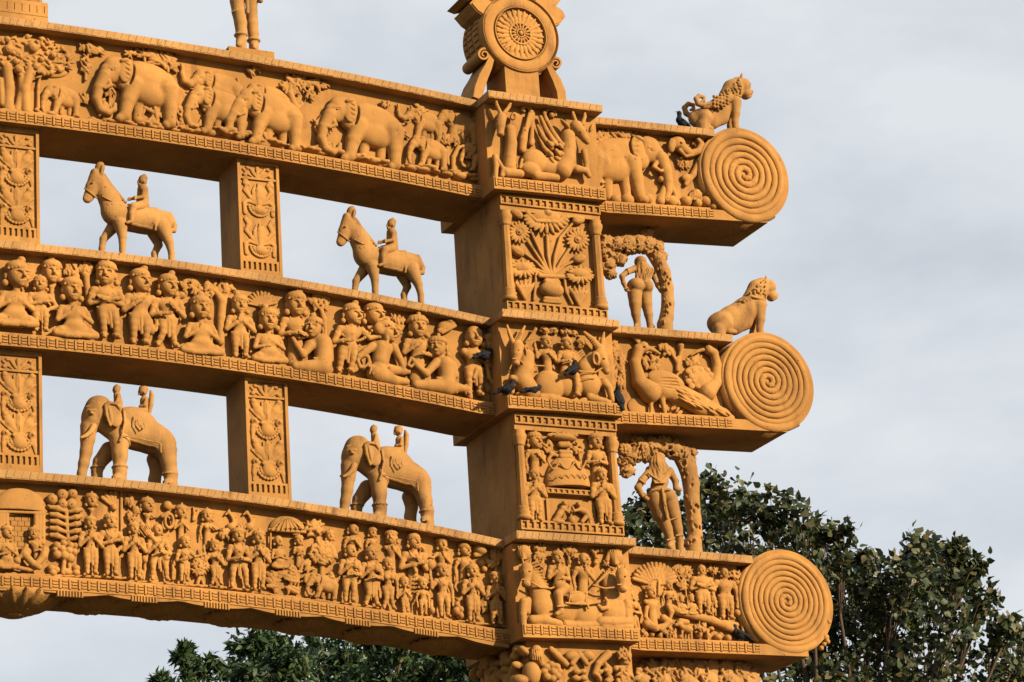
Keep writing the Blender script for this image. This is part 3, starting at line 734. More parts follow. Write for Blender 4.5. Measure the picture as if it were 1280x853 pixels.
# ================================================================ top beam: the elephant herd
A = ARCH['top']; Z1 = (0, 0, 4); Z2 = (320, 0, 4)
def elephant(z, ox, oy, s, flip=1, slope=.14, trunk='curl', c0=0, part='all', parent=None, y0=BGY, name='carved_elephant', h=.0045, fold=1):
    """drawn facing left, feet at y 0, 470 units long"""
    C = Clay(y0, z, h, c=6, k=1.5*s); s *= .95
    C.tf = lambda x, y: (ox+x*s*flip, oy+y*s+slope*x*s*flip); C.tfs = s; C.tfm = flip
    sc = s*.7/.7
    def cap(st, dk=0, **k):
        q = []
        for w in st.split():
            v = w.split(','); q.append('%s,%s,%s,%f' % (v[0], v[1], v[2], c0+float(v[3])*s*.72))
        C.cap(' '.join(q), **k)
    def ell(x, y, rx, rz, ry, c, rot=0, **k): C.ell(x, y, rx, rz, ry*s*.78, c0+c*s*.72, rot, **k)
    if part != 'head':
        ell(70, -215, 150, 105, 16, 5, -14); ell(20, -235, 105, 90, 16, 5); ell(140, -190, 90, 95, 16, 5)
        ell(75, -160, 120, 75, 17, 6, -8)
        cap('-10,-190,56,6 -38,-110,38,10 -55,-30,31,11', k=2.5*s); cap('-60,-22,30,11 -82,-10,22,13')
        cap('165,-180,70,5 182,-95,38,9 182,-25,32,10', k=2.5*s); cap('182,-18,31,10 165,-8,22,12')
        cap('25,-120,38,-1 15,-60,29,-1 10,-15,27,-1'); cap('112,-110,36,-1 108,-50,27,-1 102,-10,25,-1')
        cap('205,-235,14,4 222,-170,9,5 215,-110,8,5', k=.5)
        for t in (-70, -52, -36): cap('%d,-8,7,16 %d,-8,7,16' % (t-25, t-24), k=.4)
    ell(-108, -262, 56, 72, 13, 9, 20); ell(-138, -238, 44, 54, 11, 10, 30); ell(-95, -295, 44, 38, 11, 9)
    ell(-60, -215, 50, 60, 12, 7)
    tr = {'down': '-160,-220,42,12 -185,-165,33,13 -198,-110,26,13 -200,-60,21,13 -188,-20,17,13',
          'curl': '-160,-218,38,11 -192,-155,29,12 -203,-95,24,12 -182,-46,20,12 -143,-32,17,12 -110,-52,14,12 -106,-80,11,12',
          'fore': '-160,-220,42,12 -195,-165,33,13 -218,-115,27,13 -222,-70,22,13 -245,-48,18,13 -275,-62,14,13',
          'up': '-150,-230,42,12 -200,-200,32,13 -245,-215,25,13 -262,-270,20,13 -258,-320,15,13 -268,-345,12,13'}[trunk]
    cap(tr, k=1.2)
    if part != 'baby': cap('-140,-200,13,17 -128,-178,12,20 -160,-160,9,21 -198,-166,6,19', k=.5)
    ell(-20, -262, 20, 74, 7, 20, -8, k=.4, op=-1); ell(-48, -268, 38, 68, 4, 20, -8, k=.35)                  # ear with folds
    if fold:
        for i in range(4):
            ell(-38+i*1.5, -300+i*26, 22, 5, 3, 24.5, -24, k=.4, op=-1)
        ell(-56, -318, 26, 12, 5, 22, 20, k=.5)
    ell(-118, -262, 13, 8, 3, 22, 15, k=.3, op=-1); ell(-118, -262, 8, 5, 3, 20, 15, k=.2); cap('-136,-272,5,21 -102,-276,5,22', k=.3)
    return C.build(name, CARVE, parent or A)
TREE = ['>40,545,26 45,440,24 35,340,26', '>130,555,26,4 125,450,24,5 150,350,22,5', '>85,550,16 110,450,18 100,350,18', '>190,540,10 190,440,8 200,380,8', '>10,520,14 0,400,14']
C = Clay(BGY, Z1, .0042, c=3, k=2)
for t in TREE: C.cap(t[1:], k=2)
C.ell(160, 285, 190, 95, 5, c=1); C.ell(20, 270, 90, 90, 5, c=1); C.ell(250, 330, 100, 60, 4, c=1)
g = random.Random(11)
for i in range(150):
    t = g.uniform(0, 6.28); q = math.sqrt(g.random()); x, y = 150+210*q*math.cos(t), 285+100*q*math.sin(t)+.1*(210*q*math.cos(t))
    if g.random() < .42: r = g.uniform(9, 15); C.ell(x, y, r, r, r/4+1, c=6, k=.3)
    else: C.ell(x, y, g.uniform(18, 30), g.uniform(5, 9), 2.2, 6, g.uniform(-80, 60), k=.4)
for x, y, r in ((40, 250, 24), (160, 240, 26), (35, 200, 17), (175, 335, 18), (90, 350, 20), (265, 280, 15), (205, 300, 15), (75, 310, 16)):
    C.ell(x, y, r, r, r/4+1, c=8, k=.3); C.ell(x+3, y-3, r*.25, r*.25, 3, c=8+r/4+2, k=.3, op=-1)
for x in (110, 140, 60, 180): C.cap('%d,550,9,3 %d,558,7,5 %d,566,4,4' % (x, x+14, x+34), k=1)
C.build('carved_tree', CARVE, A)
clump(A, BGY, Z1, ['>428,400,8 430,330,7 440,270,6', '440,240,40,22,12,22,8', '425,320,24,40,12,20,7,-60', '470,255,40,20,8,22,8,-20'])
elephant(Z1, 300, 575, .46, trunk='down', part='baby', slope=.1)
clump(A, BGY, Z1, ['>545,560,7 550,470,6 548,440,5', '545,445,34,34,14,20,6', '420,490,24,26,10,18,6', '770,540,50,70,10,50,10,-80'])
elephant(Z1, 675, 612, 1.0, trunk='curl', slope=.13)
C = Clay(BGY, Z1, .0045, c=9); C.leafs(515, 540, 24, 40, 14, 22, 7, seed=4, c=5); C.cap('520,590,7,4 516,520,6,5'); C.build('carved_plant', CARVE, A)
clump(A, BGY, Z1, ['735,275,50,22,14,28,8,-30', '800,295,60,30,20,28,8,-40', '850,320,30,34,10,24,8,-60', '650,272,25,14,6,20,7,0'])
elephant(Z1, 1075, 565, .66, trunk='up', c0=-2, slope=.15)
elephant(Z1, 1075, 672, .74, trunk='curl', c0=1, slope=.15)
elephant(Z2, 48, 600, .56, trunk='up', c0=-2, slope=.16)
elephant(Z2, 45, 728, .86, trunk='fore', c0=2, slope=.16)
clump(A, BGY, Z1, ['900,580,24,50,12,24,8,80', '1270,350,30,20,8,20,8', '935,620,20,30,8,18,7'])
clump(A, BGY, Z2, ['>210,740,22 200,640,18 195,540,20 170,470,18', '>195,560,12 230,520,8', '190,425,60,44,26,26,9,-70', '300,420,56,20,18,24,8,-30', '270,470,20,30,8,20,8'])
elephant(Z2, 520, 815, 1.0, trunk='curl', slope=.17)
clump(A, BGY, Z2, ['>325,770,7 330,690,6 335,620,6', '335,630,40,44,22,26,8', '345,740,60,24,14,26,8,30', '40,680,50,30,10,24,8'])
elephant(Z2, 830, 700, .48, trunk='up', c0=-1, slope=.18)
elephant(Z2, 1000, 720, .52, trunk='curl', c0=-1, slope=.18)
elephant(Z2, 855, 838, .48, trunk='down', c0=3, slope=.18, part='baby')
elephant(Z2, 1110, 860, .44, trunk='curl', c0=1, slope=.18, part='baby')
clump(A, BGY, Z2, ['>715,800,10 718,720,9 725,670,9', '735,670,26,22,8,18,7', '810,555,40,22,14,22,8,-20', '>960,820,9 955,740,8', '950,700,34,24,12,20,7', '1010,690,40,30,16,22,7', '1110,640,36,60,18,26,8', '1080,760,30,40,10,22,8', '640,520,30,10,6,18,6'])
C = Clay(BGY, Z2, .0045, c=4)
C.cap('985,850,12 985,790,12 1010,740,11 1050,730,10 1070,760,9 1055,790,8 1030,785,7', k=.6); C.cap('1120,640,9 1095,670,9 1110,710,9', k=.6); C.build('carved_scroll', CARVE, A)
for z, x0, x1, f in ((Z1, -20, 1290, lambda u: 560+118*u+10*math.sin(u*3)), (Z2, 0, 1130, lambda u: 715+185*u)):
    C = Clay(BGY, z, .005, c=1); g = random.Random(int(x1))
    for i in range(70):
        u = i/69; r = g.uniform(12, 40); C.ell(x0+(x1-x0)*u, f(u)+g.uniform(-14, 8), r, r*g.uniform(.3, .55), g.uniform(5, 11), c=1.5, k=.8)
    C.build('rock_footing', CARVE, A)
# ---------------------------------------------------------------- block over the pillar: two winged antelopes
Z8 = (600, 110, 8)
C = Clay(BBG, Z8, .0036, c=6, k=1.4)
def antelope_T(C, dx=0):
    pass
# far one (left)
C.cap('300,420,56,6 310,560,60,6 300,700,62,6 290,800,70,5'); C.cap('215,300,52,13 205,380,44,15 205,455,34,16', k=1.5); C.ell(205, 465, 38, 26, 5, c=17)
C.cap('205,255,22,13 170,180,18,13 150,95,12,12', k=1); C.cap('245,250,22,13 290,190,18,13 318,110,11,11', k=1)
for i in range(7): C.cap('%f,%f,4,17 %f,%f,4,16' % (188-i*6.5, 245-i*22, 208-i*6.5, 238-i*22), k=.2)
C.ell(112, 262, 20, 58, 4, c=12, rot=20); C.ell(335, 285, 34, 48, 4, c=9, rot=-30); C.ell(335, 285, 20, 34, 3, c=13, rot=-30, op=-1, k=.3)
C.ell(172, 320, 14, 9, 3, c=20, op=-1, k=.3); C.ell(172, 320, 9, 6, 2.5, c=18, k=.2); C.ell(195, 470, 8, 5, 3, c=22, op=-1, k=.3)
C.cap('150,690,32,6 160,780,26,7 155,900,24,8'); C.cap('175,720,22,8 230,810,22,9 220,880,24,10'); C.cap('260,850,50,8 400,860,44,8')
C.build('carved_antelope', CARVE, A)
C = Clay(BBG, Z8, .0036, c=6, k=1.4)
C.cap('880,490,76,7 885,600,78,7 870,720,90,7 820,820,100,6'); C.ell(540, 740, 135, 135, 11, c=4); C.ell(700, 790, 160, 100, 9, c=4); C.ell(500, 820, 110, 80, 10, c=6)
C.cap('960,390,66,12 1010,450,54,14 1050,510,40,15 1070,540,30,15', k=1.5)
C.cap('965,365,24,12 935,280,19,12 912,185,10,11', k=1); C.cap('1025,360,24,13 1048,290,18,13 1046,220,9,12', k=1)
C.ell(852, 365, 20, 68, 4, c=11, rot=46); C.ell(852, 365, 10, 50, 3, c=15, rot=46, op=-1, k=.3); C.ell(1110, 405, 20, 52, 4, c=9, rot=-25)
C.ell(1005, 440, 16, 9, 3, c=22, op=-1, k=.3, rot=-30); C.ell(1005, 440, 10, 6, 2.5, c=20, k=.2); C.ell(1075, 540, 9, 6, 3, c=20, op=-1, k=.3)
C.cap('1040,640,34,7 1060,740,28,8 1065,860,26,8'); C.cap('960,810,44,9 1060,830,32,10 1090,880,28,10'); C.cap('560,880,50,9 760,900,40,10'); C.cap('420,720,16,9 400,800,14,10', k=.8)
C.build('carved_antelope', CARVE, A)
C = Clay(BBG, Z8, .0036, c=4, k=1)
C.cap('440,195,22,4 420,215,18,4 440,235,14,4'); C.cap('430,180,20,4 490,190,22,4 510,240,26,4 490,320,28,4 450,430,34,4 430,520,44,4 420,620,40,4')
C.cap('535,260,16,4 520,400,20,4 510,560,30,4'); C.cap('490,260,14,7 460,380,12,7', k=.3)
C.cap('715,275,30,5'); C.cap('660,330,20,5 640,250,20,5 690,205,20,5 745,225,18,5 755,275,16,5', k=.6); C.cap('660,310,22,5 720,430,24,6 790,540,30,7')
C.cap('605,290,18,6 660,420,26,7 750,560,30,8'); C.cap('575,380,16,6 630,490,24,7 710,600,30,8'); C.cap('600,520,12,6 640,600,22,7 690,660,30,8')
g = random.Random(4)
for i in range(16): C.ell(700+g.uniform(-30, 140), 600+g.uniform(-60, 170), 38, 22, 3, 12, g.uniform(-60, -20), k=.4)
C.build('carved_wing', CARVE, A)
# ---------------------------------------------------------------- right end of the top beam
ZE = (720, 60, 3.281)
elephant(ZE, 215, 628, .86, flip=-1, slope=.06, trunk='down')
C = Clay(BGY, ZE, .0042, c=5, k=1.5)
C.ell(415, 395, 38, 36, 9, c=4); C.cap('435,410,24,8 465,435,18,9 500,425,14,9 515,395,12,9 500,375,10,9', k=1); C.ell(392, 400, 17, 34, 4, c=10, rot=-10); C.ell(430, 390, 7, 5, 3, c=13, op=-1, k=.3); C.cap('425,420,9,12 450,445,7,13 480,440,5,13', k=.5)
C.build('carved_elephant', CARVE, A, 'elephant head peering out behind the larger one')
clump(A, BGY, ZE, ['>75,560,8 80,450,8 90,380,7', '85,400,34,44,16,22,8', '85,480,30,50,18,20,7', '180,355,70,20,22,24,7,-50', '90,360,40,20,10,20,7', '505,385,26,22,12,14,6', '440,470,24,22,12,16,6', '90,550,24,34,10,18,7'])
C = Clay(BGY, ZE, .0042, c=4)
C.cap('375,540,12,5 400,590,12,6 420,640,10,6'); C.cap('350,540,16,5 380,530,12,8 380,560,10,8'); C.cap('365,570,14,5 345,630,20,6'); C.cap('450,560,10,4 480,520,14,4 500,470,10,4'); C.ell(455, 535, 26, 20, 4, c=4)
for x, y, r in ((345, 620, 26), (390, 630, 28), (450, 630, 26), (490, 600, 24), (495, 640, 22), (530, 630, 26), (560, 655, 20), (290, 620, 26), (210, 625, 30), (160, 625, 26)): C.ell(x, y, r, r*.9, 8, c=3, k=.8)
for i in range(9): C.cap('%d,645,7,4 %d,605,5,5' % (312+i*2, 285+i*8), k=.3)
for i in range(6): C.cap('%d,%d,5,%f %d,%d,5,%f' % (468+i*9, 588+abs(i-2.5)*4, 11-abs(i-2.5)*1.4, 466+i*9, 622, 10-abs(i-2.5)*1.2), k=.2)
C.build('carved_plants', CARVE, A)
# ================================================================ lowest beam
A = ARCH['low']; K = 5.33125
Q1, Q2, Q3, Q4 = (0, 600, K), (160, 610, K), (310, 630, K), (470, 650, K)
def G_(z, *a, **k): k.setdefault('h', .0034); k.setdefault('w', .84); k.setdefault('fat', .8); return figure(A, z, BGY, *a, **k)
# domed shrine with posts and a brick wall inside
C = Clay(BGY, Q1, .0045, c=2, k=.5); C.ell(135, 215, 165, 150, 9, c=1); C.half(135, 208, 0, -1); C.build('carved_dome', CARVE, A)
C = Clay(BGY, Q1, .0045, c=2, k=.5); C.cap('-40,210,9,7 300,222,9,7', k=.3)
for x in (20, 262):
    for d in (-22, 0, 22): C.cap('%d,225,17,5 %d,420,17,5' % (x+d, x+d), k=.3)
C.build('carved_posts', CARVE, A)
m = MB()
for r in range(7):
    for i in range(4):
        P = Clay(BGY, Q1).pt(48+i*46+(22 if r % 2 else 0), 240+r*34+i*2, 0)
        m.cbox(P[0], P[0]+.034, BGY-.006, BGY+.002, P[2]-.026, P[2], .002)
m.build('carved_brickwork', STONE, A)
G_(Q1, 40, 605, 302, .28, 'hold chest', 'seat', .7, hat='turban', xh=48, kn=.8)
def _drink(C): C.cap('180,480,26,8 165,500,24,10 220,560,20,10 260,585,16,10'); C.cap('300,470,26,8 290,510,24,10 240,570,18,11'); C.cap('175,440,14,10 140,510,12,10 105,530,12,10'); C.ell(110, 545, 24, 22, 6, c=8); C.cap('95,580,14,8 190,600,12,7 220,600,10,7')
G_(Q1, 255, 590, 312, .29, 'none hold', 'bust', -.3, hat='turban', xh=228, extra=_drink)
C = Clay(BGY, Q1, .0036, c=3, k=.8)
C.cap('455,420,10,3 445,300,12,3 440,180,13,3')
for i in range(5): 
    y = 190+i*46; C.cap('%d,%d,12,4 %d,%d,19,5 %d,%d,15,4' % (430, y+18, 380, y, 340, y-5), k=.4); C.cap('%d,%d,11,4 %d,%d,18,5 %d,%d,14,4' % (465, y+22, 505, y+14, 540, y+8), k=.4)
for x, y, r in ((345, 130, 34), (413, 100, 36), (480, 95, 33), (414, 162, 31), (475, 165, 35), (318, 182, 14)):
    C.ell(x, y, r, r, 6, c=4, k=.3); C.ell(x+6, y-4, 5, 5, 4, c=11, op=-1, k=.3)
C.build('carved_plant', CARVE, A)
C = Clay(BGY, Q1, .0036, c=3, k=.6)
C.cap('420,620,16,4 425,560,14,4 430,500,14,3'); C.cap('465,620,12,4 460,560,12,4')
for x, y, r in ((375, 440, 25), (420, 425, 24), (465, 440, 24), (500, 445, 23), (410, 465, 26), (455, 475, 26), (490, 485, 24), (375, 500, 28), (425, 505, 30), (465, 525, 30), (360, 470, 18)): C.ell(x, y, r, r, 6, c=4, k=.3)
for x, y in ((340, 590), (370, 600), (505, 590), (505, 620), (350, 620), (440, 615)): C.ell(x, y, 26, 22, 5, c=3, k=.5)
C.build('carved_bush', CARVE, A)
G_(Q1, 612, 300, 86, .42, 'none none', 'bust', 0, hat='turban', c=1)
def fan(z, cx, cy, r, a0, a1, n, w):
    C = Clay(BGY, z, .0036, c=2)
    for i in range(n):
        a = R_(a0+(a1-a0)*i/(n-1)); C.cap('%f,%f,%f %f,%f,%f' % (cx, cy, w*.6, cx+r*math.cos(a), cy-r*math.sin(a), w*1.3), k=.3)
    C.ell(cx, cy, w*2, w*2, 4, c=3); C.build('carved_fan', CARVE, A)
fan(Q1, 758, 185, 100, 85, 140, 4, 11)
G_(Q1, 602, 640, 243, .205, 'pray pray', 'stand', 0, hat='turban', c=4)
G_(Q1, 735, 648, 228, .215, 'fold hip', 'stand', .05, hat='turban', c=4)
C = Clay(BGY, Q1, .0045, c=1); C.cap('808,80,10 808,420,10', k=.3); C.build('carved_pilaster', CARVE, A)
clump(A, BGY, Q2, ['>20,260,9 10,160,9', '10,90,26,40,14,20,8', '45,150,30,26,12,18,8', '25,190,28,24,10,18,8'])
def _lute(C): C.cap('90,250,22,9 130,300,24,10 170,340,14,10 215,395,13,11 255,470,18,10'); [C.cap('%d,%d,4,15 %d,%d,3,14' % (85+i*10, 262-i*7, 128+i*8, 318-i*5), k=.2) for i in range(5)]
G_(Q2, 130, 300, 62, .40, 'none out', 'bust', .6, hat='turban', c=1)
C = Clay(BGY, Q2, .0036, c=5)
for i in range(40):
    a = 6.2832*i/40; g_ = 1+.12*(i % 2); C.ell(272+26*g_*math.cos(a), 222-44*g_*math.sin(a), 9, 9, 3, c=6, k=.3)
C.cap('225,190,12,6 265,170,14,7'); C.ell(262, 120, 30, 30, 5, c=3); C.build('carved_garland', CARVE, A)
G_(Q2, 40, 615, 230, .20, 'pray pray', 'stand', 0, hat='turban', c=4)
G_(Q2, 205, 628, 236, .205, 'chest hold', 'wide', .2, hat='bald', xh=197, c=3, extra=_lute)
C = Clay(BGY, Q2, .0036, c=3); C.cap('105,610,8 112,540,9 108,490,12'); C.ell(108, 478, 22, 26, 5, c=4); C.cap('85,610,6 95,570,7 88,540,5'); C.cap('295,610,7 300,540,9 292,490,6'); C.cap('310,610,6 314,550,8'); C.build('carved_plant', CARVE, A)
G_(Q2, 350, 400, 112, .30, 'pray pray', 'bust', .3, hat='turban', xh=357, c=1)
C = Clay(BGY, Q2, .0036, c=2); C.cap('435,215,10 440,170,9 435,130,6'); C.cap('450,210,8 462,170,8 465,145,5'); C.build('carved_leaf', CARVE, A)
G_(Q2, 368, 632, 318, .245, 'hold out', 'stand', .1, hat='cap', xh=382, c=4)
G_(Q2, 525, 420, 137, .30, 'hang out', 'bust', -.2, hat='cap', c=1, female=1, xh=530)
C = Clay(BGY, Q2, .0036, c=3); C.cap('462,640,12 478,580,12'); C.cap('500,640,9 488,590,9'); C.ell(475, 520, 62, 64, 6, c=2)
g = random.Random(5)
for i in range(70):
    t = g.uniform(0, 6.28); q = math.sqrt(g.random()); C.ell(475+60*q*math.cos(t), 520-62*q*math.sin(t), g.uniform(13, 19), g.uniform(6, 8), 3, 8-3*q, g.uniform(0, 180), k=.3)
C.build('carved_bush', CARVE, A)
G_(Q2, 585, 655, 347, .235, 'up chest', 'step', -.2, hat='bun', xh=578, c=4)
for x in (690, 810):
    C = Clay(BGY, Q2, .0036, c=3); C.cap('%d,250,12 %d,215,11 %d,185,10 %d,165,12' % (x+10, x+12, x-2, x-18), k=.8); C.cap('%d,160,10 %d,180,6' % (x-20, x-42)); C.cap('%d,155,5 %d,125,3' % (x-18, x-14)); C.ell(x-5, 262, 30, 26, 5, c=3); C.cap('%d,290,10 %d,330,8' % (x-20, x-24)); C.cap('%d,250,10 %d,200,7' % (x+22, x+34)); C.build('carved_deer', CARVE, A)
clump(A, BGY, Q2, ['650,310,40,40,16,20,9', '770,270,30,24,8,18,8'])
G_(Q2, 735, 675, 268, .225, 'hold hold', 'wide', -.1, hat='turban', c=4, xh=733)
G_(Q3, 62, 580, 178, .22, 'pray chest', 'stand', .1, hat='turban', xh=70, c=4)
C = Clay(BGY, Q3, .0036, c=2, k=.6); C.ell(260, 178, 120, 92, 10, c=1); C.half(260, 178, .06, -1)
for i in range(7): a = -1.2+.4*i; C.cap('%f,%f,4,9 %f,%f,5,12 ' % (260+20*a, 92, 260+85*a, 170), k=.3)
C.cap('142,172,11,8 378,188,11,8', k=.4); C.cap('150,185,7,5 150,300,7,4'); C.build('carved_parasol', CARVE, A)
G_(Q3, 205, 440, 206, .30, 'hold hold', 'seat', .2, hat='bald', xh=205, c=3, kn=.8)
G_(Q3, 335, 430, 206, .30, 'chest hold', 'bust', .2, hat='turban', xh=342, c=2)
clump(A, BGY, Q3, ['>190,590,9 195,520,8 200,430,7', '165,480,36,14,6,34,11,150', '160,515,36,14,6,34,11,160', '235,470,30,20,6,34,11,40', '170,550,30,16,5,30,10,150', '>330,600,8 335,500,7 350,400,6', '300,450,34,24,7,34,11,130', '385,420,30,34,7,36,11,50', '300,510,34,20,6,34,11,130', '385,500,26,26,6,32,11,60', '290,570,30,20,5,32,11,130'])
C = Clay(BGY, Q3, .0036, c=2); C.cap('462,280,14 462,220,12'); C.ell(440, 165, 62, 58, 6, c=1); C.ell(500, 330, 92, 80, 7, c=2); C.cap('490,480,16 492,400,16')
for X, Y, RX, RY, nn in ((440, 160, 58, 54, 40), (500, 330, 88, 78, 70)):
    for i in range(nn):
        t = g.uniform(0, 6.28); q = math.sqrt(g.random()); C.ell(X+RX*q*math.cos(t), Y-RY*q*math.sin(t), g.uniform(18, 28), g.uniform(8, 11), 3, 8-3*q, g.uniform(0, 180), k=.3)
C.build('carved_tree', CARVE, A)
G_(Q3, 550, 330, 172, .45, 'none none', 'bust', .0, hat='turban', c=1)
elephant(Q3, 490, 628, .50, trunk='curl', slope=.1, c0=2, parent=A, h=.0036)
clump(A, BGY, Q3, ['555,490,40,26,10,26,10,-40'])
G_(Q3, 690, 430, 126, .25, 'hang chest', 'bust', .6, hat='bald', xh=700, c=0)
G_(Q3, 665, 665, 268, .21, 'chest hold', 'stand', .4, hat='bald', xh=682, c=4, female=1, sash=0)
C = Clay(BGY, Q3, .0036, c=8)
for i in range(24): a = 6.2832*i/24; C.ell(695+34*math.cos(a), 470-34*math.sin(a), 9, 9, 3, c=10, k=.3)
C.build('carved_wreath', CARVE, A)
G_(Q3, 830, 400, 150, .28, 'hang none', 'bust', 0, hat='bun', c=0)
G_(Q3, 815, 692, 282, .22, 'chest hold', 'step', .1, hat='cap', c=4, female=1, xh=820)
G_(Q4, 110, 400, 66, .27, 'none pray', 'bust', -.7, hat='turban', xh=100, c=0)
G_(Q4, 78, 605, 252, .22, 'hang hang', 'step', -.1, hat='cap', c=4, female=1, sash=0)
def _fl(C): C.cap('250,300,10,10 265,345,12,10'); C.cap('285,160,10,5 320,200,12,5 340,250,9,5')
G_(Q4, 240, 560, 96, .205, 'fold chest', 'bust', .5, hat='bun', xh=248, c=0, extra=_fl)
C = Clay(BGY, Q4, .0036, c=3); C.cap('258,500,11 258,430,12 262,370,12'); [C.cap('%d,%d,8,6 %d,%d,6,8' % (250, 380+i*26, 272, 372+i*26), k=.3) for i in range(5)]; C.build('carved_garland', CARVE, A)
G_(Q4, 190, 622, 375, .29, 'pray pray', 'stand', 0, hat='cap', c=5)
G_(Q4, 312, 640, 386, .28, 'hang hang', 'stand', 0, hat='turban', c=5, sash=0)
C = Clay(BGY, Q4, .0036, c=5); C.cap('370,540,10 365,570,16'); C.ell(368, 605, 22, 26, 6, c=5); C.build('carved_pot', CARVE, A)
G_(Q4, 435, 420, 116, .28, 'out pray', 'bust', 0, hat='turban', xh=440, c=0)
C = Clay(BGY, Q4, .0036, c=5); C.ell(360, 300, 30, 38, 6, c=4); C.build('carved_pot', CARVE, A)
G_(Q4, 450, 655, 288, .235, 'up hang', 'stand', -.1, hat='turban', xh=440, c=4, sash=0)
C = Clay(BGY, Q4, .0036, c=4); [C.ell(x, y, r, r*1.1, 6, c=5, k=.6) for x, y, r in ((540, 540, 18), (535, 570, 22), (560, 600, 22), (530, 610, 24), (560, 640, 22))]; C.cap('545,530,8 530,520,6'); C.build('carved_monkey', CARVE, A)
C = Clay(BGY, Q4, .0036, c=3); C.cap('545,480,8 525,450,9 535,410,9 550,420,6', k=.6); C.build('carved_scroll', CARVE, A)
G_(Q4, 575, 480, 152, .26, 'hang none', 'bust', .7, hat='bun', xh=588, c=0)
C = Clay(BGY, Q4, .0036, c=4); C.ell(692, 200, 48, 38, 8, c=3, rot=-15); C.cap('660,235,16 690,235,12'); C.ell(705, 290, 26, 22, 4, c=2); C.ell(720, 330, 20, 20, 4, c=2); C.build('carved_conch', CARVE, A)
G_(Q4, 642, 686, 292, .22, 'pray pray', 'stand', 0, hat='cap', c=4, female=1)
clump(A, BGY, Q4, ['>800,330,9 805,260,9', '810,225,50,44,20,26,9', '780,290,40,24,10,24,9', '720,560,30,50,12,24,9'])
G_(Q4, 795, 706, 345, .215, 'pray pray', 'stand', -.1, hat='turban', c=4)
for z, n, x0, x1, f in ((Q1, 40, 0, 860, lambda u: 630+30*u), (Q2, 40, 0, 860, lambda u: 625+60*u), (Q3, 40, 0, 860, lambda u: 590+110*u), (Q4, 40, 0, 890, lambda u: 620+100*u)):
    C = Clay(BGY, z, .005, c=1)
    for i in range(n): u = i/(n-1); C.ell(x0+(x1-x0)*u, f(u)+g.uniform(-5, 5), g.uniform(16, 34), g.uniform(6, 12), 4.5, c=1, k=.8)
    C.build('rock_footing', CARVE, A)
# ---------------------------------------------------------------- underside: lotus bosses, hanging lotus, little tassel blocks
def boss(x, r, hgt, n, parent, name='lotus_boss', y=.315, rows=2):
    z0 = zb('low', x)+.004; m = MB()
    def petal(a, r0, r1, w, zt_, zb_):
        ca, sa = math.cos(a), math.sin(a)
        def P(rad, t, z): return (x+rad*ca-t*sa, y+rad*sa+t*ca, z)
        ks = 5; ring = []
        for i in range(ks):
            u = i/(ks-1); rad = r0+(r1-r0)*u; ww = w*math.sin(math.pi*(.18+.78*u))**.8; z = zt_+(zb_-zt_)*(math.cos(u*math.pi*.5))**.8
            ring.append([P(rad, -ww, z+.012), P(rad, -ww*.5, z+.002), P(rad, 0, z-.004), P(rad, ww*.5, z+.002), P(rad, ww, z+.012)])
        b = len(m.v)
        for q in ring: m.v += q
        for i in range(ks-1):
            for j in range(4): o = b+i*5+j; m.f.append((o, o+5, o+6, o+1))
    m.lathe(x, y, [(r*.98, z0), (r*.9, z0-hgt*.35), (r*.5, z0-hgt*.85), (.01, z0-hgt*.95)], 28)
    for k in range(rows):
        rr = r*(1-.3*k)
        for i in range(n): petal(6.2832*(i+.5*k)/n, rr*.30, rr*1.04, rr*3.0/n, z0-hgt*.10*(1+k), z0-hgt*(.92+.14*k))
    m.lathe(x, y, [(r*.26, z0-hgt*.8), (r*.24, z0-hgt*1.15), (r*.1, z0-hgt*1.2)], 14)
    return m.build(name, CARVE, parent, True)
boss(XC, .225, .085, 20, A, 'hanging_lotus', y=.31)
xs = [-2.27+.385*i for i in range(6)]
for x in xs: boss(x, .17, .042, 16, A, y=.335)
# scalloped valance below the railing, with tassel blocks between the bosses
m = MB(); N_ = 160; x0, x1 = -5.32, -.06
secs = []
for i in range(N_+1):
    x = x0+(x1-x0)*i/N_; ph = (x-xs[0])/.385; d = .020*abs(math.sin(math.pi*ph))**.7*(1 if x > -2.5 else .5)+.004; B = zb('low', x)+.002
    secs.append([(x, .16, B), (x, LIP+.004, B), (x, LIP+.006, B-d), (x, .16, B-d)])
m.sweep(secs); m.build('valance', STONE, A)
for i in range(6):
    xm = xs[0]-.1925+.385*i; t = MB()
    for j in range(9): x = xm-.065+j*.0155; B = zb('low', x); t.cbox(x, x+.0095, LIP-.004, LIP+.03, B-.030, B+.001, .002)
    t.build('tassel_row', STONE, A)
# ================================================================ block and right end of the middle beam
A = ARCH['mid']; Z7 = (620, 400, 7.11)
C = Clay(BBG, Z7, .0036, c=6, k=1.3)                                     # left antelope
C.cap('270,330,70,5 250,440,85,5 230,540,90,5 300,640,90,4'); C.cap('190,240,58,12 185,310,44,14 175,375,33,15', k=1.5); C.ell(175, 392, 34, 26, 6, c=15)
C.cap('150,205,22,12 118,120,17,12 98,50,10,11', k=1); C.cap('190,195,24,13 220,125,18,13 255,58,10,11', k=1)
for i in range(7): C.cap('%f,%f,4,17 %f,%f,4,17' % (182+i*9, 180-i*17, 206+i*8, 188-i*17), k=.2)
C.ell(258, 285, 17, 52, 4, c=10); C.ell(258, 285, 9, 40, 4, c=14, op=-1, k=.3); C.ell(200, 270, 15, 8, 3, c=22, op=-1, k=.3); C.ell(200, 270, 9, 5, 3, c=19, k=.2)
C.cap('145,520,30,8 180,535,30,9 290,615,24,10'); C.cap('150,540,26,6 140,640,24,7'); C.cap('200,680,38,3 300,690,28,2 390,690,20,2'); C.cap('215,375,7,14 300,405,7,14 430,410,7,10', k=.4); C.cap('150,345,7,20 205,350,7,19 240,390,6,16', k=.4)
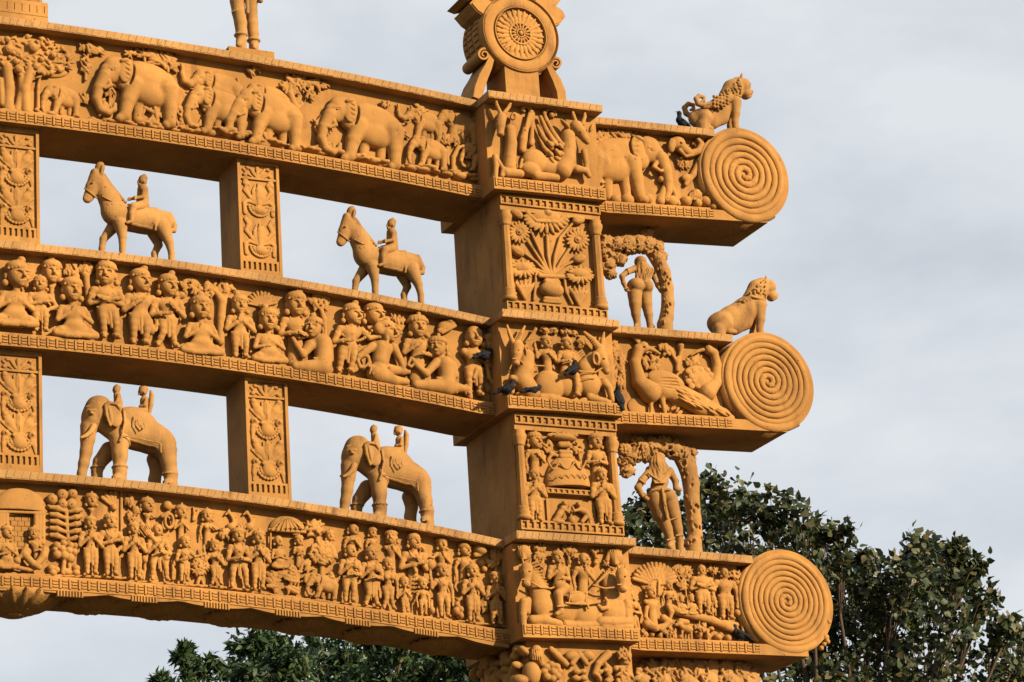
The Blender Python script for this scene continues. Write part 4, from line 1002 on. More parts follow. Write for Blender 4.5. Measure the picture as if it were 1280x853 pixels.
C.build('carved_antelope', CARVE, A)
C = Clay(BBG, Z7, .0036, c=6, k=1.3)                                     # right antelope
C.ell(470, 590, 138, 145, 12, c=4); C.ell(640, 580, 150, 115, 10, c=4); C.ell(820, 570, 110, 125, 11, c=5); C.cap('800,430,85,4 860,350,66,6', fl=.8)
C.cap('920,330,70,11 955,400,50,14 980,455,32,15', k=1.5); C.cap('925,265,36,11 860,180,28,11 785,115,16,9', k=1); C.cap('940,270,32,9 945,190,24,9 960,110,9,8', k=1)
for i in range(8): C.cap('%f,%f,4,18 %f,%f,4,18' % (895-i*13, 262-i*17, 935-i*15, 232-i*15), k=.2)
C.ell(885, 345, 38, 66, 5, c=17, rot=5); C.ell(890, 350, 20, 46, 4, c=21, op=-1, k=.3); C.ell(958, 345, 18, 9, 3, c=22, op=-1, k=.3, rot=-20); C.ell(958, 345, 11, 6, 3, c=20, k=.2)
C.cap('960,560,44,8 1000,600,32,9 1035,720,24,9'); C.cap('830,690,34,9 970,725,28,10 1000,735,24,10'); C.cap('950,560,30,6 890,580,26,8'); C.cap('400,690,34,8 480,700,40,9 640,722,24,10'); C.cap('780,720,30,8 740,735,24,8')
C.cap('570,500,5,19 590,580,5,19 540,660,5,18 ', k=.3, op=-1); C.cap('740,455,8,17 880,468,8,17 950,425,7,17', k=.4); C.cap('895,395,9,16 1000,405,8,16', k=.3)
C.cap('745,520,5,17 880,520,5,18', k=.3)
C.build('carved_antelope', CARVE, A)
f = lambda z, *a, **k: figure(ARCH_, z, BBG, *a, name='carved_rider', **k)
ARCH_ = A
def _club(C): C.cap('315,170,9,8 265,190,6,7'); C.cap('280,180,7,7 330,110,9,7 350,85,18,7', k=.6)
f(Z7, 470, 560, 142, .255, 'up chest', 'bust', .1, hat='turban', xh=445, c=5, w=.95, extra=_club)
def _leg(C): C.cap('640,480,40,12 710,500,32,15 720,580,24,16 720,650,20,16'); C.cap('715,655,18,16 745,668,14,16')
f(Z7, 605, 570, 155, .25, 'hold hold', 'bust', .5, hat='turban', xh=628, c=6, w=.95, extra=_leg)
clump(A, BBG, Z7, ['430,90,40,26,14,22,9', '510,90,40,28,14,22,9', '620,100,50,28,16,24,9', '755,200,36,40,18,26,8', '690,110,30,26,8,20,8'])
clump(A, BGY, Z7, ['>1050,600,12 1060,500,13 1075,380,12', '1040,260,66,64,34,30,11', '1090,360,60,80,36,30,11', '1040,430,40,60,20,28,10', '1110,560,34,60,18,28,10', '1120,470,30,40,12,26,10'])
ZF = (740, 320, 3.281)
def peacock_body(C): pass
C = Clay(BGY, ZF, .0036, c=5, k=2)                                       # far peacock
C.cap('478,386,20,6 500,400,18,6 512,450,20,5 505,520,26,5 470,560,40,5'); C.ell(440, 505, 74, 58, 8, c=3, rot=-10); C.cap('455,385,8,7 430,392,7,7 405,408,4,6', k=.4)
for d in (-8, 6, 20): C.cap('478,370,4,6 %d,345,5,6' % (478+d), k=.3)
C.ell(472, 382, 5, 4, 3, c=12, op=-1, k=.2)
for r in range(4):
    for i in range(4): C.ell(395+i*26+(13 if r % 2 else 0), 475+r*20-i*2, 15, 13, 2.2, c=8.6-r*.3, k=.2)
C.build('carved_peacock', CARVE, A, 'peacock with head turned back, behind the other')
C = Clay(BGY, ZF, .0036, c=6, k=2)                                       # near peacock
C.cap('210,375,24,8 190,385,22,7 176,440,22,6 195,520,32,7 235,560,46,8'); C.ell(290, 545, 70, 46, 11, c=7, rot=-12); C.cap('225,378,10,9 255,388,8,9 278,402,5,8', k=.4)
for d in (-16, 0, 16): C.cap('190,358,6,7 %d,328,7,6' % (182+d), k=.3)
C.ell(214, 374, 6, 5, 3, c=15, op=-1, k=.2)
C.cap('340,560,46,7 440,610,44,7 540,655,30,6 570,668,18,5', fl=.7)
C.ell(305, 512, 84, 42, 5, c=13, rot=-12, k=.4)
for i in range(5): C.cap('%d,%d,4,19 %d,%d,5,17' % (250+i*6, 500+i*12, 345+i*6, 505+i*14), k=.25, op=-1)
g = random.Random(8)
for i in range(34): u = g.random(); C.ell(360+190*u, 565+88*u+g.uniform(-26, 26)*(1-.4*u), 24, 4, 2.2, 16.6-3*u, -26, k=.2)
C.cap('240,590,11,8 243,640,7,8 240,655,7,9'); C.cap('285,580,14,8 298,640,8,8 300,660,8,9'); C.cap('225,660,5,9 262,662,5,9', k=.3); C.cap('280,664,5,9 320,664,5,9', k=.3)
C.build('carved_peacock', CARVE, A, 'peacock with folded wing and long lowered tail')
clump(A, BGY, ZF, ['>350,470,10 352,420,9', '>350,440,8 320,390,8 300,370,14', '>355,440,8 365,390,9 362,370,16', '245,440,34,34,14,20,8', '415,430,30,24,10,18,8', '330,600,70,50,10,30,8', '300,385,28,20,8,18,8'])
C = Clay(BGY, ZF, .005, c=1)
for i in range(30): C.ell(120+i*17, 655+i*.9+g.uniform(-4, 3), g.uniform(12, 22), g.uniform(4, 8), 5, c=1, k=.8)
C.ell(190, 620, 50, 40, 3, c=1); C.build('rock_footing', CARVE, A)
# ================================================================ block and right end of the lowest beam
A = ARCH_ = ARCH['low']; Z5 = (640, 680, 4.93)
def horse_head(C, x, y, f, c):
    C.cap('%f,%f,38,%f %f,%f,32,%f %f,%f,24,%f' % (x, y-35, c, x+f*4, y, c+2, x+f*10, y+45, c+3), k=1.2); C.ell(x+f*10, y+58, 27, 22, 6, c=c+3)
    for s in (-1, 1):
        C.ell(x+s*20+f*2, y-20, 9, 6, 3, c=c+9, op=-1, k=.3); C.ell(x+s*20+f*2, y-20, 6, 4, 3, c=c+7, k=.2); C.cap('%f,%f,8,%f %f,%f,4,%f' % (x+s*20, y-68, c, x+s*26, y-100, c), k=.5); C.ell(x+s*9+f*10, y+58, 5, 5, 3, c=c+10, op=-1, k=.3)
    C.cap('%f,%f,5,%f %f,%f,5,%f' % (x-30+f*6, y+30, c+6, x+30+f*6, y+30, c+6), k=.3)
C = Clay(BBG, Z5, .0036, c=6, k=1.3)
C.cap('130,190,44,4 165,280,60,4 190,370,74,4', fl=.7); C.ell(200, 385, 85, 90, 10, c=4); horse_head(C, 90, 190, -.3, 14)
C.cap('72,360,28,8 66,440,22,9 70,500,20,9'); C.cap('95,350,24,6 95,420,20,6'); C.cap('125,470,30,9 200,470,30,10 290,495,24,10'); C.cap('290,490,18,9 150,505,18,9')
C.ell(75, 55, 42, 46, 7, c=6); 
for i in range(6): C.cap('%f,92,6,%f %f,16,5,%f' % (60+i*5, 12.5-abs(i-2.5), 38+i*14, 11.5-abs(i-2.5)*1.6), k=.2)
for i in range(8): C.cap('%d,%d,8,9 %d,%d,6,11' % (120+i*10, 125+i*18, 150+i*10, 110+i*20), k=.4)
C.cap('118,235,6,15 170,268,6,14 240,275,6,13 290,255,5,12', k=.3)
C.build('carved_horse', CARVE, A)
C = Clay(BBG, Z5, .0036, c=6, k=1.3)
C.ell(330, 400, 120, 90, 10, c=3); C.ell(450, 430, 105, 92, 11, c=4); C.ell(625, 420, 92, 92, 11, c=4); C.cap('600,235,52,3 630,330,66,4', fl=.65)
horse_head(C, 676, 222, .6, 19); C.ell(640, 85, 46, 48, 7, c=6)
for i in range(6): C.cap('%f,125,6,%f %f,38,5,%f' % (628+i*5, 13-abs(i-2.5), 603+i*14, 11.5-abs(i-2.5)*1.6), k=.2)
C.cap('585,100,14,5 600,55,14,5 640,40,12,5', k=.5)
for i in range(10): C.cap('%d,%d,7,9 %d,%d,6,11' % (505+i*11, 262-i*13, 528+i*12, 235-i*9), k=.3)
C.cap('660,380,30,8 665,450,24,8'); C.cap('705,370,28,9 708,460,22,9'); C.cap('540,480,32,9 620,485,30,10 725,480,24,10'); C.cap('560,512,20,10 725,512,20,10'); C.cap('330,500,26,9 400,505,26,9 520,500,22,9')
C.cap('520,370,12,12 550,400,14,13 585,395,13,13 590,360,11,12 575,335,9,12', k=.8); C.ell(400, 330, 66, 40, 3, c=17.5, k=.3); C.cap('360,300,4,20 460,300,4,19 455,360,4,20 350,370,4,20', k=.2, close=True)
C.cap('330,365,7,19 390,370,7,20 460,372,7,19 540,360,7,17', k=.3); C.cap('500,255,6,12 570,275,6,14 640,268,6,17', k=.3); C.cap('465,360,6,19 470,395,8,19', k=.3)
C.build('carved_horse', CARVE, A)
def _leg2(C): C.cap('290,260,38,11 325,275,32,15 285,310,26,17 295,380,22,17 300,410,18,17'); C.cap('300,420,16,17 275,432,13,18'); C.cap('280,385,6,22 320,385,6,22', k=.3)
f(Z5, 290, 370, 42, .235, 'pray hold', 'bust', .1, hat='turban', xh=280, c=5, extra=_leg2, w=.95)
f(Z5, 435, 370, 52, .235, 'hang pray', 'bust', .5, hat='bald', xh=440, c=4, w=.95)
clump(A, BBG, Z5, ['>195,220,8 190,100,8 170,40,8', '170,20,36,26,10,20,8', '165,95,34,40,12,20,8', '200,180,22,50,10,26,8', '>355,120,8 345,60,8', '345,30,36,26,12,20,8', '370,50,24,30,8,18,8', '>512,130,9 515,80,7', '590,120,34,12,6,20,6'])
C = Clay(BBG, Z5, .0036, c=4)
for x, y in ((490, 40), (520, 45), (545, 40), (505, 60), (515, 85), (512, 120)): C.ell(x, y, 15, 14, 4, c=3, k=.3)
C.build('carved_fruit', CARVE, A)
# right of the block: attendant figures in a column, then the serpent-hooded king and his scene
ZG = (780, 690, 7.11)
fe = lambda *a, **k: figure(A, ZG, BGY, *a, **k)
fe(60, 730, 338, .22, 'chest hold', 'step', .1, hat='cap', c=3, xh=55, female=1)
fe(50, 360, 215, .33, 'pray pray', 'bust', 0, hat='bun', c=1, h=.0036)
C = Clay(BGY, ZG, .0036, c=3, k=1)
for r_, n_ in ((150, 15), (112, 12), (78, 9)):
    for i in range(n_):
        a = R_(12+150*i/(n_-1)); c_, s_ = math.cos(a), math.sin(a)
        C.cap('%f,%f,%f,%f %f,%f,%f,%f' % (270+r_*c_*.8, 300-r_*s_*.8, 14, 5, 270+r_*c_*1.32, 300-r_*s_*1.32, 18, 5), k=.35)
C.ell(270, 260, 150, 140, 4, c=1); C.cap('130,700,18,4 110,560,14,3 100,420,12,3', k=1); C.cap('310,270,14,6 305,380,12,6'); C.build('carved_serpent_hood', CARVE, A)
def _kg(C): C.cap('200,640,40,8 280,680,30,10 340,660,22,10'); C.cap('350,590,34,8 400,620,28,9 330,690,20,11'); C.cap('200,500,20,9 190,580,18,10 250,650,15,12 290,660,13,13')
fe(265, 690, 305, .27, 'none none', 'bust', .5, hat='turban', c=4, xh=238, extra=_kg)
fe(400, 520, 248, .32, 'hang hold', 'bust', .2, hat='turban', c=1, h=.0036)
clump(A, BGY, ZG, ['>555,420,10 545,320,10 540,260,9', '480,170,60,50,26,28,10', '560,190,50,60,24,28,10', '510,280,40,50,18,28,10', '590,310,30,50,12,26,10', '780,160,50,34,16,26,9', '990,210,50,40,14,30,9,-30'])
fe(700, 565, 118, .185, 'fold fold', 'stand', .1, hat='cap', c=3, xh=687)
fe(905, 610, 140, .19, 'hang hang', 'stand', 0, hat='bald', c=3, xh=888)
fe(795, 575, 388, .26, 'pray pray', 'stand', 0, hat='bun', c=3, h=.0036)
fe(520, 560, 385, .33, 'chest chest', 'seat', 0, hat='bun', c=6, h=.0036, kn=.7)
fe(605, 565, 375, .33, 'chest hold', 'seat', 0, hat='bun', c=6, h=.0036, kn=.7)
C = Clay(BGY, ZG, .0042, c=4, k=2); C.cap('400,480,28,5 480,530,36,5 620,570,36,5 780,610,38,5 900,660,36,5 1000,710,30,5 1050,740,20,4'); C.cap('880,630,28,6 1000,650,24,6'); C.cap('390,480,24,7 420,540,22,7 410,590,16,7'); C.build('carved_log', CARVE, A)
C = Clay(BGY, ZG, .0036, c=4, k=1.2)
C.ell(555, 690, 60, 38, 7, c=4); C.cap('520,670,26,6 490,640,22,6 460,650,14,6'); C.cap('480,625,6,6 470,605,4,6', k=.4); C.cap('515,710,12,6 520,790,10,6'); C.cap('595,700,14,6 600,790,10,6'); C.cap('545,710,10,3 545,790,9,3'); C.cap('500,620,30,3 560,625,24,3'); C.cap('610,680,6,5 635,720,5,5'); C.build('carved_goat', CARVE, A)
C = Clay(BGY, ZG, .0036, c=3, k=1)
for x, y, r in ((180, 740, 34), (180, 690, 28), (240, 740, 30), (310, 750, 32), (340, 710, 34), (400, 740, 36), (400, 690, 30), (440, 760, 28), (490, 760, 24), (660, 740, 34), (690, 700, 40), (700, 660, 32), (740, 750, 30), (770, 690, 26), (830, 760, 38), (850, 740, 26), (920, 770, 34), (640, 660, 26)): C.ell(x, y, r, r*g.uniform(.6, 1.1), 6, 2.5, g.uniform(-50, 50), k=.7)
C.cap('760,680,12,6 740,720,12,6 750,790,10,6'); C.cap('770,680,8,8 795,695,6,8'); C.leafs(680, 690, 60, 60, 26, 22, 8, seed=3, c=6); C.leafs(400, 720, 60, 60, 24, 22, 8, seed=5, c=6); C.leafs(170, 730, 30, 60, 12, 22, 8, seed=6, c=5); C.build('carved_beasts', CARVE, A)
C = Clay(BGY, ZG, .0036, c=3); C.cap('1060,760,16 1050,660,14 1010,560,14 1000,540,24'); C.ell(1000, 545, 34, 34, 6, c=4); C.ell(1000, 280, 34, 30, 6, c=3); C.ell(985, 475, 16, 34, 4, c=3); C.cap('1000,300,9 1000,420,8'); C.build('carved_staff', CARVE, A)
C = Clay(LIP+.02, (960, 560, 2.9125), .0042, clip=False, c=0, k=.6)
for x, y, r in ((220, 634, 11), (210, 690, 13), (216, 706, 10), (193, 730, 10), (203, 716, 9)): C.ell(x, y, r, r, 4, c=0)
C.build('carved_fruit', CARVE, A)
# ================================================================ carved pillar faces
def petals(C, x, y, rx, ry, a0, a1, n, ln, wd, c=4):
    for i in range(n):
        a = R_(a0+(a1-a0)*i/(n-1)); C.ell(x+rx*math.cos(a), y-ry*math.sin(a), ln, wd, 2.4, c, math.degrees(math.atan2(ry*math.sin(a), rx*math.cos(a))), k=.3)
ZD = (560, 220, 4); YB = .0455
C = Clay(YB, ZD, .0034, c=4, k=1.2)
C.ell(517, 572, 64, 42, 11, c=4); C.cap('490,530,16,5 545,532,16,5'); C.cap('458,500,12,6 575,506,12,6', k=.6); C.cap('485,615,12,5 550,620,12,5'); C.cap('480,628,9,5 560,634,9,5')
C.cap('500,520,3,16 470,580,3,15', k=.2, op=-1)
C.build('vase', CARVE, DIE_U)
C = Clay(YB, ZD, .0034, c=3, k=1)
for st in ('515,490,8 500,400,9 495,300,9', '505,490,8 470,400,8 410,270,8 380,220,7', '525,490,8 535,400,9 560,310,8 620,240,7', '500,490,8 460,420,8 400,330,8', '530,490,8 570,420,8 610,360,8', '495,490,7 440,430,7 385,390,7', '535,490,7 580,450,7 630,425,7', '480,500,7 440,480,8 435,560,8 430,620,7', '550,505,7 580,500,8 590,580,8 620,640,8', '490,490,6 450,470,7 420,470,7'): C.cap(st, k=.4)
for x, y, r in ((340, 190, 30), (345, 378, 28)): C.ell(x, y, 40, 24, 6, c=4, rot=-28); C.cap('%d,%d,5,10 %d,%d,4,10' % (x-30, y-14, x+25, y+8), k=.3, op=-1)
for x, y in ((650, 222), (655, 415)): C.ell(x, y, 38, 24, 6, c=4, rot=18); C.cap('%d,%d,4,10 %d,%d,4,10' % (x-25, y+8, x+28, y-10), k=.3, op=-1)
C.build('stems', CARVE, DIE_U)
def flower(fn, nm='lotus_flower'):
    C = Clay(YB, ZD, .0034, c=4, k=.8); fn(C); C.build(nm, CARVE, DIE_U)
flower(lambda C: lotus(C, 355, 282, 60, 16, c=4)); flower(lambda C: lotus(C, 648, 320, 64, 16, c=4))
def _big(C):
    C.ell(492, 205, 90, 42, 7, c=3); petals(C, 492, 205, 92, 58, 180, 360, 13, 30, 11, 7); C.ell(497, 188, 24, 20, 6, c=7); C.cap('395,185,12,7 440,225,10,8 545,232,10,8 590,205,12,7', k=.4)
flower(_big)
def _half(x, y, s):
    def q(C): C.ell(x, y-4, 56, 30, 7, c=3); petals(C, x, y+2, 50, 26, 180, 360, 10, 24, 9, 7); petals(C, x, y-10, 46, 22, 10, 170, 7, 20, 9, 5)
    return q
flower(_half(372, 465, 1)); flower(_half(660, 495, -1))
def _low(x, y):
    def q(C):
        for d in (-36, -18, 0, 18, 36): C.cap('%d,%d,9,5 %d,%d,13,6 %d,%d,5,5' % (x, y+55, x+d*.8, y, x+d*1.3, y-42+abs(d)*.5), k=.4)
    return q
flower(_low(385, 560)); flower(_low(655, 590))
ZD2 = (560, 500, 4)
C = Clay(YB, ZD2, .0036, c=3, k=.6); C.ell(598, 440, 120, 160, 14, c=2); C.half(598, 440, .05, -1); C.build('stupa_dome', CARVE, DIE_L)
C = Clay(YB, ZD2, .0034, c=3, k=.5)
for i in range(7): C.cap('%d,372,3,16 %d,390,3,16 %d,373,3,16' % (500+i*30, 515+i*30, 530+i*30), k=.2)
for a_, b_ in ((500, 555), (555, 635), (635, 690)):
    for j in range(8): u0, u1 = j/8, (j+1)/8; C.cap('%f,%f,5,%f %f,%f,5,%f' % (a_+(b_-a_)*u0, 305+45*4*u0*(1-u0)*.9, 14, a_+(b_-a_)*u1, 305+45*4*u1*(1-u1)*.9, 14), k=.2)
C.build('festoon', CARVE, DIE_L)
C = Clay(YB, ZD2, .0036, c=3, k=.5); C.cap('562,262,13,5 612,264,13,5', k=.3); C.cap('566,285,16,5 610,287,16,5', k=.3); C.ell(572, 190, 76, 22, 10, c=4); petals(C, 572, 178, 66, 8, 0, 180, 9, 14, 8, 10); C.cap('560,225,16,5 600,225,16,5'); C.build('stupa_parasol', CARVE, DIE_L)
m = MB(); P = lambda x, y: Clay(YB, ZD2).pt(x, y, 4)
a, b = P(485, 440), P(740, 492); m.box(a[0], b[0], YB-.030, YB+.002, b[2]+.002, a[2]); 
z0_, z1_ = b[2]+.006, a[2]-.004
dentil(m, a[0]+.002, b[0]-.002, YB-.030, z0_, z1_, .034, .010)
a, b = P(492, 495), P(742, 628); m.box(a[0], b[0], YB-.014, YB+.002, b[2], a[2]); m.build('stupa_railing', STONE, DIE_L)
for t, (x, yf, yt, hd, arms, legs, tr, hat, xh) in {'a': (435, 420, 162, .30, 'hang chest', 'bust', .6, 'turban', 432), 'b': (745, 430, 168, .29, 'hold hold', 'bust', 0, 'turban', 737), 'c': (432, 612, 345, .21, 'pray pray', 'stand', .3, 'cap', 430), 'd': (780, 630, 345, .2, 'pray pray', 'stand', 0, 'turban', 767)}.items():
    figure(DIE_L, ZD2, YB, x, yf, yt, hd, arms, legs, tr, hat, xh=xh, c=4 if t in 'cd' else 1, w=.95)
C = Clay(YB-.014, ZD2, .0034, c=4, k=1)
C.cap('575,545,18,4 555,575,16,5 540,600,14,5'); C.ell(580, 520, 13, 15, 5, c=5); C.cap('570,540,8,7 600,560,7,8 608,530,6,8'); C.cap('530,605,11,5 575,612,10,6')
C.build('carved_kneeler', CARVE, DIE_L)
C = Clay(YB-.014, ZD2, .0034, c=4, k=1)
C.cap('660,550,17,4 690,565,16,5 705,590,13,5'); C.ell(650, 525, 13, 15, 5, c=5); C.cap('655,550,8,7 630,555,7,8 622,535,6,8'); C.cap('690,585,12,5 670,610,10,6'); C.cap('705,590,8,5 715,625,7,5')
C.build('carved_kneeler', CARVE, DIE_L)
C = Clay(YB-.014, ZD2, .0034, c=3, k=1); C.ell(615, 605, 20, 22, 6, c=3); C.cap('615,580,6,4 615,560,5,4'); C.build('carved_pot', CARVE, DIE_L)
clump(DIE_L, YB, ZD2, ['>500,300,7 520,270,9 545,280,10', '>515,275,7 502,240,7', '500,235,24,24,10,16,7']); clump(DIE_L, YB, ZD2, ['>660,300,7 650,250,8', '650,245,20,24,8,16,7'])
# capital of the shaft, just showing under the lowest block
C = Clay(.03, Z5, .0042, c=4, k=1.5)
C.cap('150,660,34,5 150,690,38,6 180,735,20,5'); [C.cap('%d,%d,4,13 %d,%d,4,14' % (125+i*12, 650, 130+i*13, 715), k=.3) for i in range(5)]
C.cap('240,650,18,5 280,690,20,5 330,740,20,5'); [C.ell(240+46*math.cos(t*.8), 790-42*math.sin(t*.8), 26, 24, 6, c=5, k=.5) for t in range(8)]; C.ell(250, 795, 26, 26, 7, c=6)
for s in (-1, 1): C.ell(415+s*52, 690, 42, 30, 6, c=5, rot=-s*15); C.cap('415,680,14,6 %d,740,16,6' % (415+s*45)); C.ell(415+s*20, 790, 26, 18, 5, c=5); C.ell(415+s*22, 830, 28, 18, 5, c=5)
C.cap('590,680,26,5 530,740,20,5 510,800,18,5'); [C.ell(560+g.uniform(-50, 50), 790+g.uniform(-40, 60), 24, 16, 5, 5, g.uniform(0, 180), k=.4) for i in range(14)]
C.ell(690, 690, 46, 46, 9, c=5); C.ell(690, 740, 30, 20, 9, c=5); C.ell(690, 820, 60, 62, 9, c=5); [C.ell(690+g.uniform(-36,36), 685+g.uniform(-40,30), 24, 8, 3, 12.5, g.uniform(30,150), k=.3) for i in range(14)]; [C.ell(690+g.uniform(-46,46), 815+g.uniform(-50,50), 24, 9, 3, 12.5, g.uniform(30,150), k=.3) for i in range(18)]; C.cap('640,770,20,8 700,760,10,8'); C.ell(120, 800, 54, 70, 10, c=5); C.ell(40, 850, 50, 40, 14, c=4)
C.build('carved_capital', CARVE, PILLAR)
C = Clay(.30, Z5, .005, clip=False, c=0, k=1)
for i in range(150):
    P_ = np.array((-.02+g.uniform(-.035, .0), g.uniform(.03, .60), g.uniform(4.75, 5.17))); C.ellw(P_, (.035, g.uniform(.015, .035), g.uniform(.012, .04)), g.uniform(0, 3), k=.4*S)
C.build('capital_side', CARVE, PILLAR)
# ================================================================ ornament on the short posts
def post_orn(key, wavy=False):
    a, y0, (xc, lo, hi, zd, ztp) = POSTS[key]
    C = Clay(y0, (0, 0, 1), .0034, k=.8)
    H = ztp-zd; w = .094
    def P(u, v, c=2.5): return np.array((xc+u*w, y0-(c*.6-.6)*S, zd+v*H))
    def cap(pts, k=.4, c=2.5):
        for (u0, v0, r0), (u1, v1, r1) in zip(pts, pts[1:]): C.capw(P(u0, v0, c), P(u1, v1, c), r0*w*1.12, r1*w*1.12, k=k*S, fl=.55)
    def ell(u, v, ru, rv, d=2.4, c=2., rot=0., op=1): C.ellw(P(u, v, c), (ru*w*1.08, d*S*.75, rv*w*1.08), R_(rot), k=.4*S, op=op)
    if not wavy:
        for b, top in ((.02, 0), (.50, 1)):
            ell(0, b+.12, .38, .36, 7, 3.2); cap([(-.30, b+.205, .10), (.30, b+.205, .10)], c=5); cap([(-.24, b+.18, .07), (.24, b+.18, .07)], c=4)
            for i in range(12):
                t = math.pi*(1.0+1.0*i/11)
                for q_, r_ in ((.66, .090), (.50, .075)): ell(q_*math.cos(t), b+.15+q_*.19*math.sin(t), r_, r_, 2.6, 3.2+(.66-q_)*5)
            for s in (-1, 1):
                cap([(s*.90, b+.0, .05), (s*.84, b+.10, .13), (s*.80, b+.17, .13), (s*.62, b+.215, .12)], k=.8)
                ell(s*.74, b+.225, .20, .19, 4, 2.6); ell(s*.74, b+.225, .09, .09, 4, 5.5)
                cap([(s*.10, b+.21, .08), (s*.22, b+.28, .13), (s*.52, b+.36, .24), (s*.74, b+.44, .16), (s*.80, b+.475, .08)], k=1.2)
                cap([(s*.14, b+.22, .06), (s*.5, b+.28, .10), (s*.92, b+.36, .08)], k=.5)
                ell(s*.76, b+.46, .17, .17, 4, 3)
            cap([(0, b+.21, .10), (0, b+.34, .20), (0, b+.43, .18), (0, b+.475, .07)], k=.4, c=3.5)
            for s in (-1, 1): cap([(s*.06, b+.21, .05), (s*.24, b+.36, .08), (s*.26, b+.46, .05)], k=.3, c=3.5)
            cap([(0, b+.25, .022), (0, b+.44, .022)], c=8)
    else:
        for b in (0., .5):
            for i in range(14):
                t = math.pi*(1.0+1.0*i/13); ell(.62*math.cos(t)+.03, b+.17+.12*math.sin(t), .085, .075, 2.2, 3.2); ell(.45*math.cos(t)+.03, b+.165+.085*math.sin(t), .07, .06, 2.2, 3.8)
            ell(.02, b+.13, .36, .26, 6, 3); cap([(.02, b+.16, .08), (.02, b+.29, .20), (.02, b+.38, .17), (.02, b+.47, .03)], k=.3, c=4)
            for s in (-1, 1): cap([(s*.06, b+.17, .06), (s*.27, b+.28, .13), (s*.30, b+.36, .11), (s*.14, b+.46, .03)], k=.2, c=2.5)
            for s in (-1, 1):
                cap([(s*.10, b+.19, .05), (s*.45, b+.27, .11), (s*.80, b+.36, .12), (s*.62, b+.44, .13), (s*.80, b+.50, .14)], k=.6); cap([(s*.20, b+.2, .05), (s*.66, b+.235, .10), (s*.88, b+.2, .11), (s*.84, b+.08, .12)], k=.6)
                if b > 0: ell(s*.78, b+.45, .17, .15, 3, 2.6)
    # small panel on top
    v0 = (ztp+.012-zd)/H
    for s in (-1, 1):
        cap([(s*.08, v0+.01, .05), (s*.25, v0+.06, .10), (s*.45, v0+.12, .07)]); cap([(s*.3, v0+.01, .05), (s*.6, v0+.05, .08), (s*.85, v0+.10, .08)]); ell(s*.78, v0+.03, .13, .12, 3, 2.4); ell(s*.62, v0+.12, .12, .1, 3, 2)
    cap([(0, v0+.01, .07), (0, v0+.12, .12)])
    C.build('vase_ornament' if not wavy else 'leaf_scroll_ornament', CARVE, a)
for k_ in POSTS: post_orn(k_, k_ == ('mid', -1.358))
# ================================================================ free-standing statues
def copy_tree(o, d, parent=None):
    c = o.copy(); COL.objects.link(c)
    if parent: c.parent = parent
    else: c.location = o.location+Vector(d)
    for ch in o.children: copy_tree(ch, d, c)
    return c
def ztop(b, x): return zt(b, x)
YM = .30
# ---------------------------------------------------------------- horse and rider
ZH = (80, 190, 6.094)
def foot(C, st, zf, k=1.5):
    """leg stroke whose last point is carried down to the height zf"""
    q = [[float(v) for v in w.split(',')] for w in st.split()]
    pts = [(C.pt(w[0], w[1], w[3]), C.u(w[2])) for w in q]
    e = pts[-1][0].copy(); e[2] = zf+pts[-1][1]*.4
    d = pts[-1][0][2]-e[2]
    if d > .002: pts.append((e, pts[-1][1]*1.12))
    for (a, ra), (b, rb) in zip(pts, pts[1:]): C.capw(a, b, ra, rb, k*S)
xb = onY(160, 320, YM)[0]
hz = zt('mid', xb)
hs = thing('horse_statue', (xb, YM, hz), 'stone horse with a small rider, standing left of the scroll-carved short post', 'statue', 'horse statues on the middle beam')
C = Clay(YM, ZH, .0042, clip=False, c=0, k=3)
C.cap('378,468,90,0 480,505,88,0 600,525,84,0 700,528,84,0 752,532,82,0', fl=.85); C.cap('372,435,88,0 335,340,76,0 290,262,62,0', fl=.75)
C.cap('250,215,64,0 218,275,52,0 192,335,38,0 180,355,34,0', k=2, fl=.75); C.ell(272, 258, 50, 56, 9, c=0); C.cap('172,362,20,0', fl=.8)
C.ell(272, 125, 36, 52, 6, c=0, rot=-12); C.ell(225, 160, 22, 30, 6, c=0); 
for s in (-1, 1): C.cap('285,170,14,%d 292,105,7,%d' % (s*6, s*7), k=.6); C.ell(215, 235, 10, 7, 2, c=s*7.5, k=.3); C.ell(178, 345, 5, 5, 2, c=s*5, k=.3, op=-1)
C.cap('305,175,13,0 360,260,14,0 420,330,13,0 470,385,11,0', k=.6)
for i in range(10): C.cap('%f,%f,4,3 %f,%f,4,5' % (315+i*16, 185+i*21, 300+i*16, 205+i*21), k=.3)
foot(C, '430,555,52,6 445,650,30,8 445,740,23,8', hz); foot(C, '375,570,46,-8 300,665,27,-8 288,735,22,-8', hz)
foot(C, '750,580,64,5 800,690,32,8 818,770,23,8', hz); foot(C, '690,620,54,-8 720,710,29,-8 690,775,24,-8', hz)
C.cap('805,480,22,2 840,560,22,5 838,600,18,7 790,600,16,9 735,545,14,11', k=.8)
for i in range(5): C.cap('%d,%d,3,11 %d,%d,3,12' % (340+i*22, 380+i*5, 352+i*22, 400+i*4), k=.2)
C.build('horse', STATUE, hs)
C = Clay(YM, ZH, .0042, clip=False, c=0, k=1)
C.cap('500,504,105,0 600,524,103,0 695,530,101,0', fl=.86); C.half(480, 480, -1, 0, c=0); C.half(700, 500, 1, 0, c=0); C.half(600, 576, -.1, -1, c=12)
C.cap('690,430,8,4 700,520,8,13 695,595,8,12', k=.3); C.build('saddle_cloth', STATUE, hs)
C = Clay(YM, ZH, .0036, clip=False, c=0, k=.5); C.cap('500,504,110,0 600,524,108,0 695,530,106,0', fl=.865); C.half(483, 480, -1, 0, c=0); C.half(698, 500, 1, 0, c=0); C.half(600, 573, -.1, -1, c=12); C.half(600, 556, .1, 1, c=12); C.build('cloth_border', STATUE, hs)
C = Clay(YM, ZH, .0034, clip=False, c=0, k=.4)
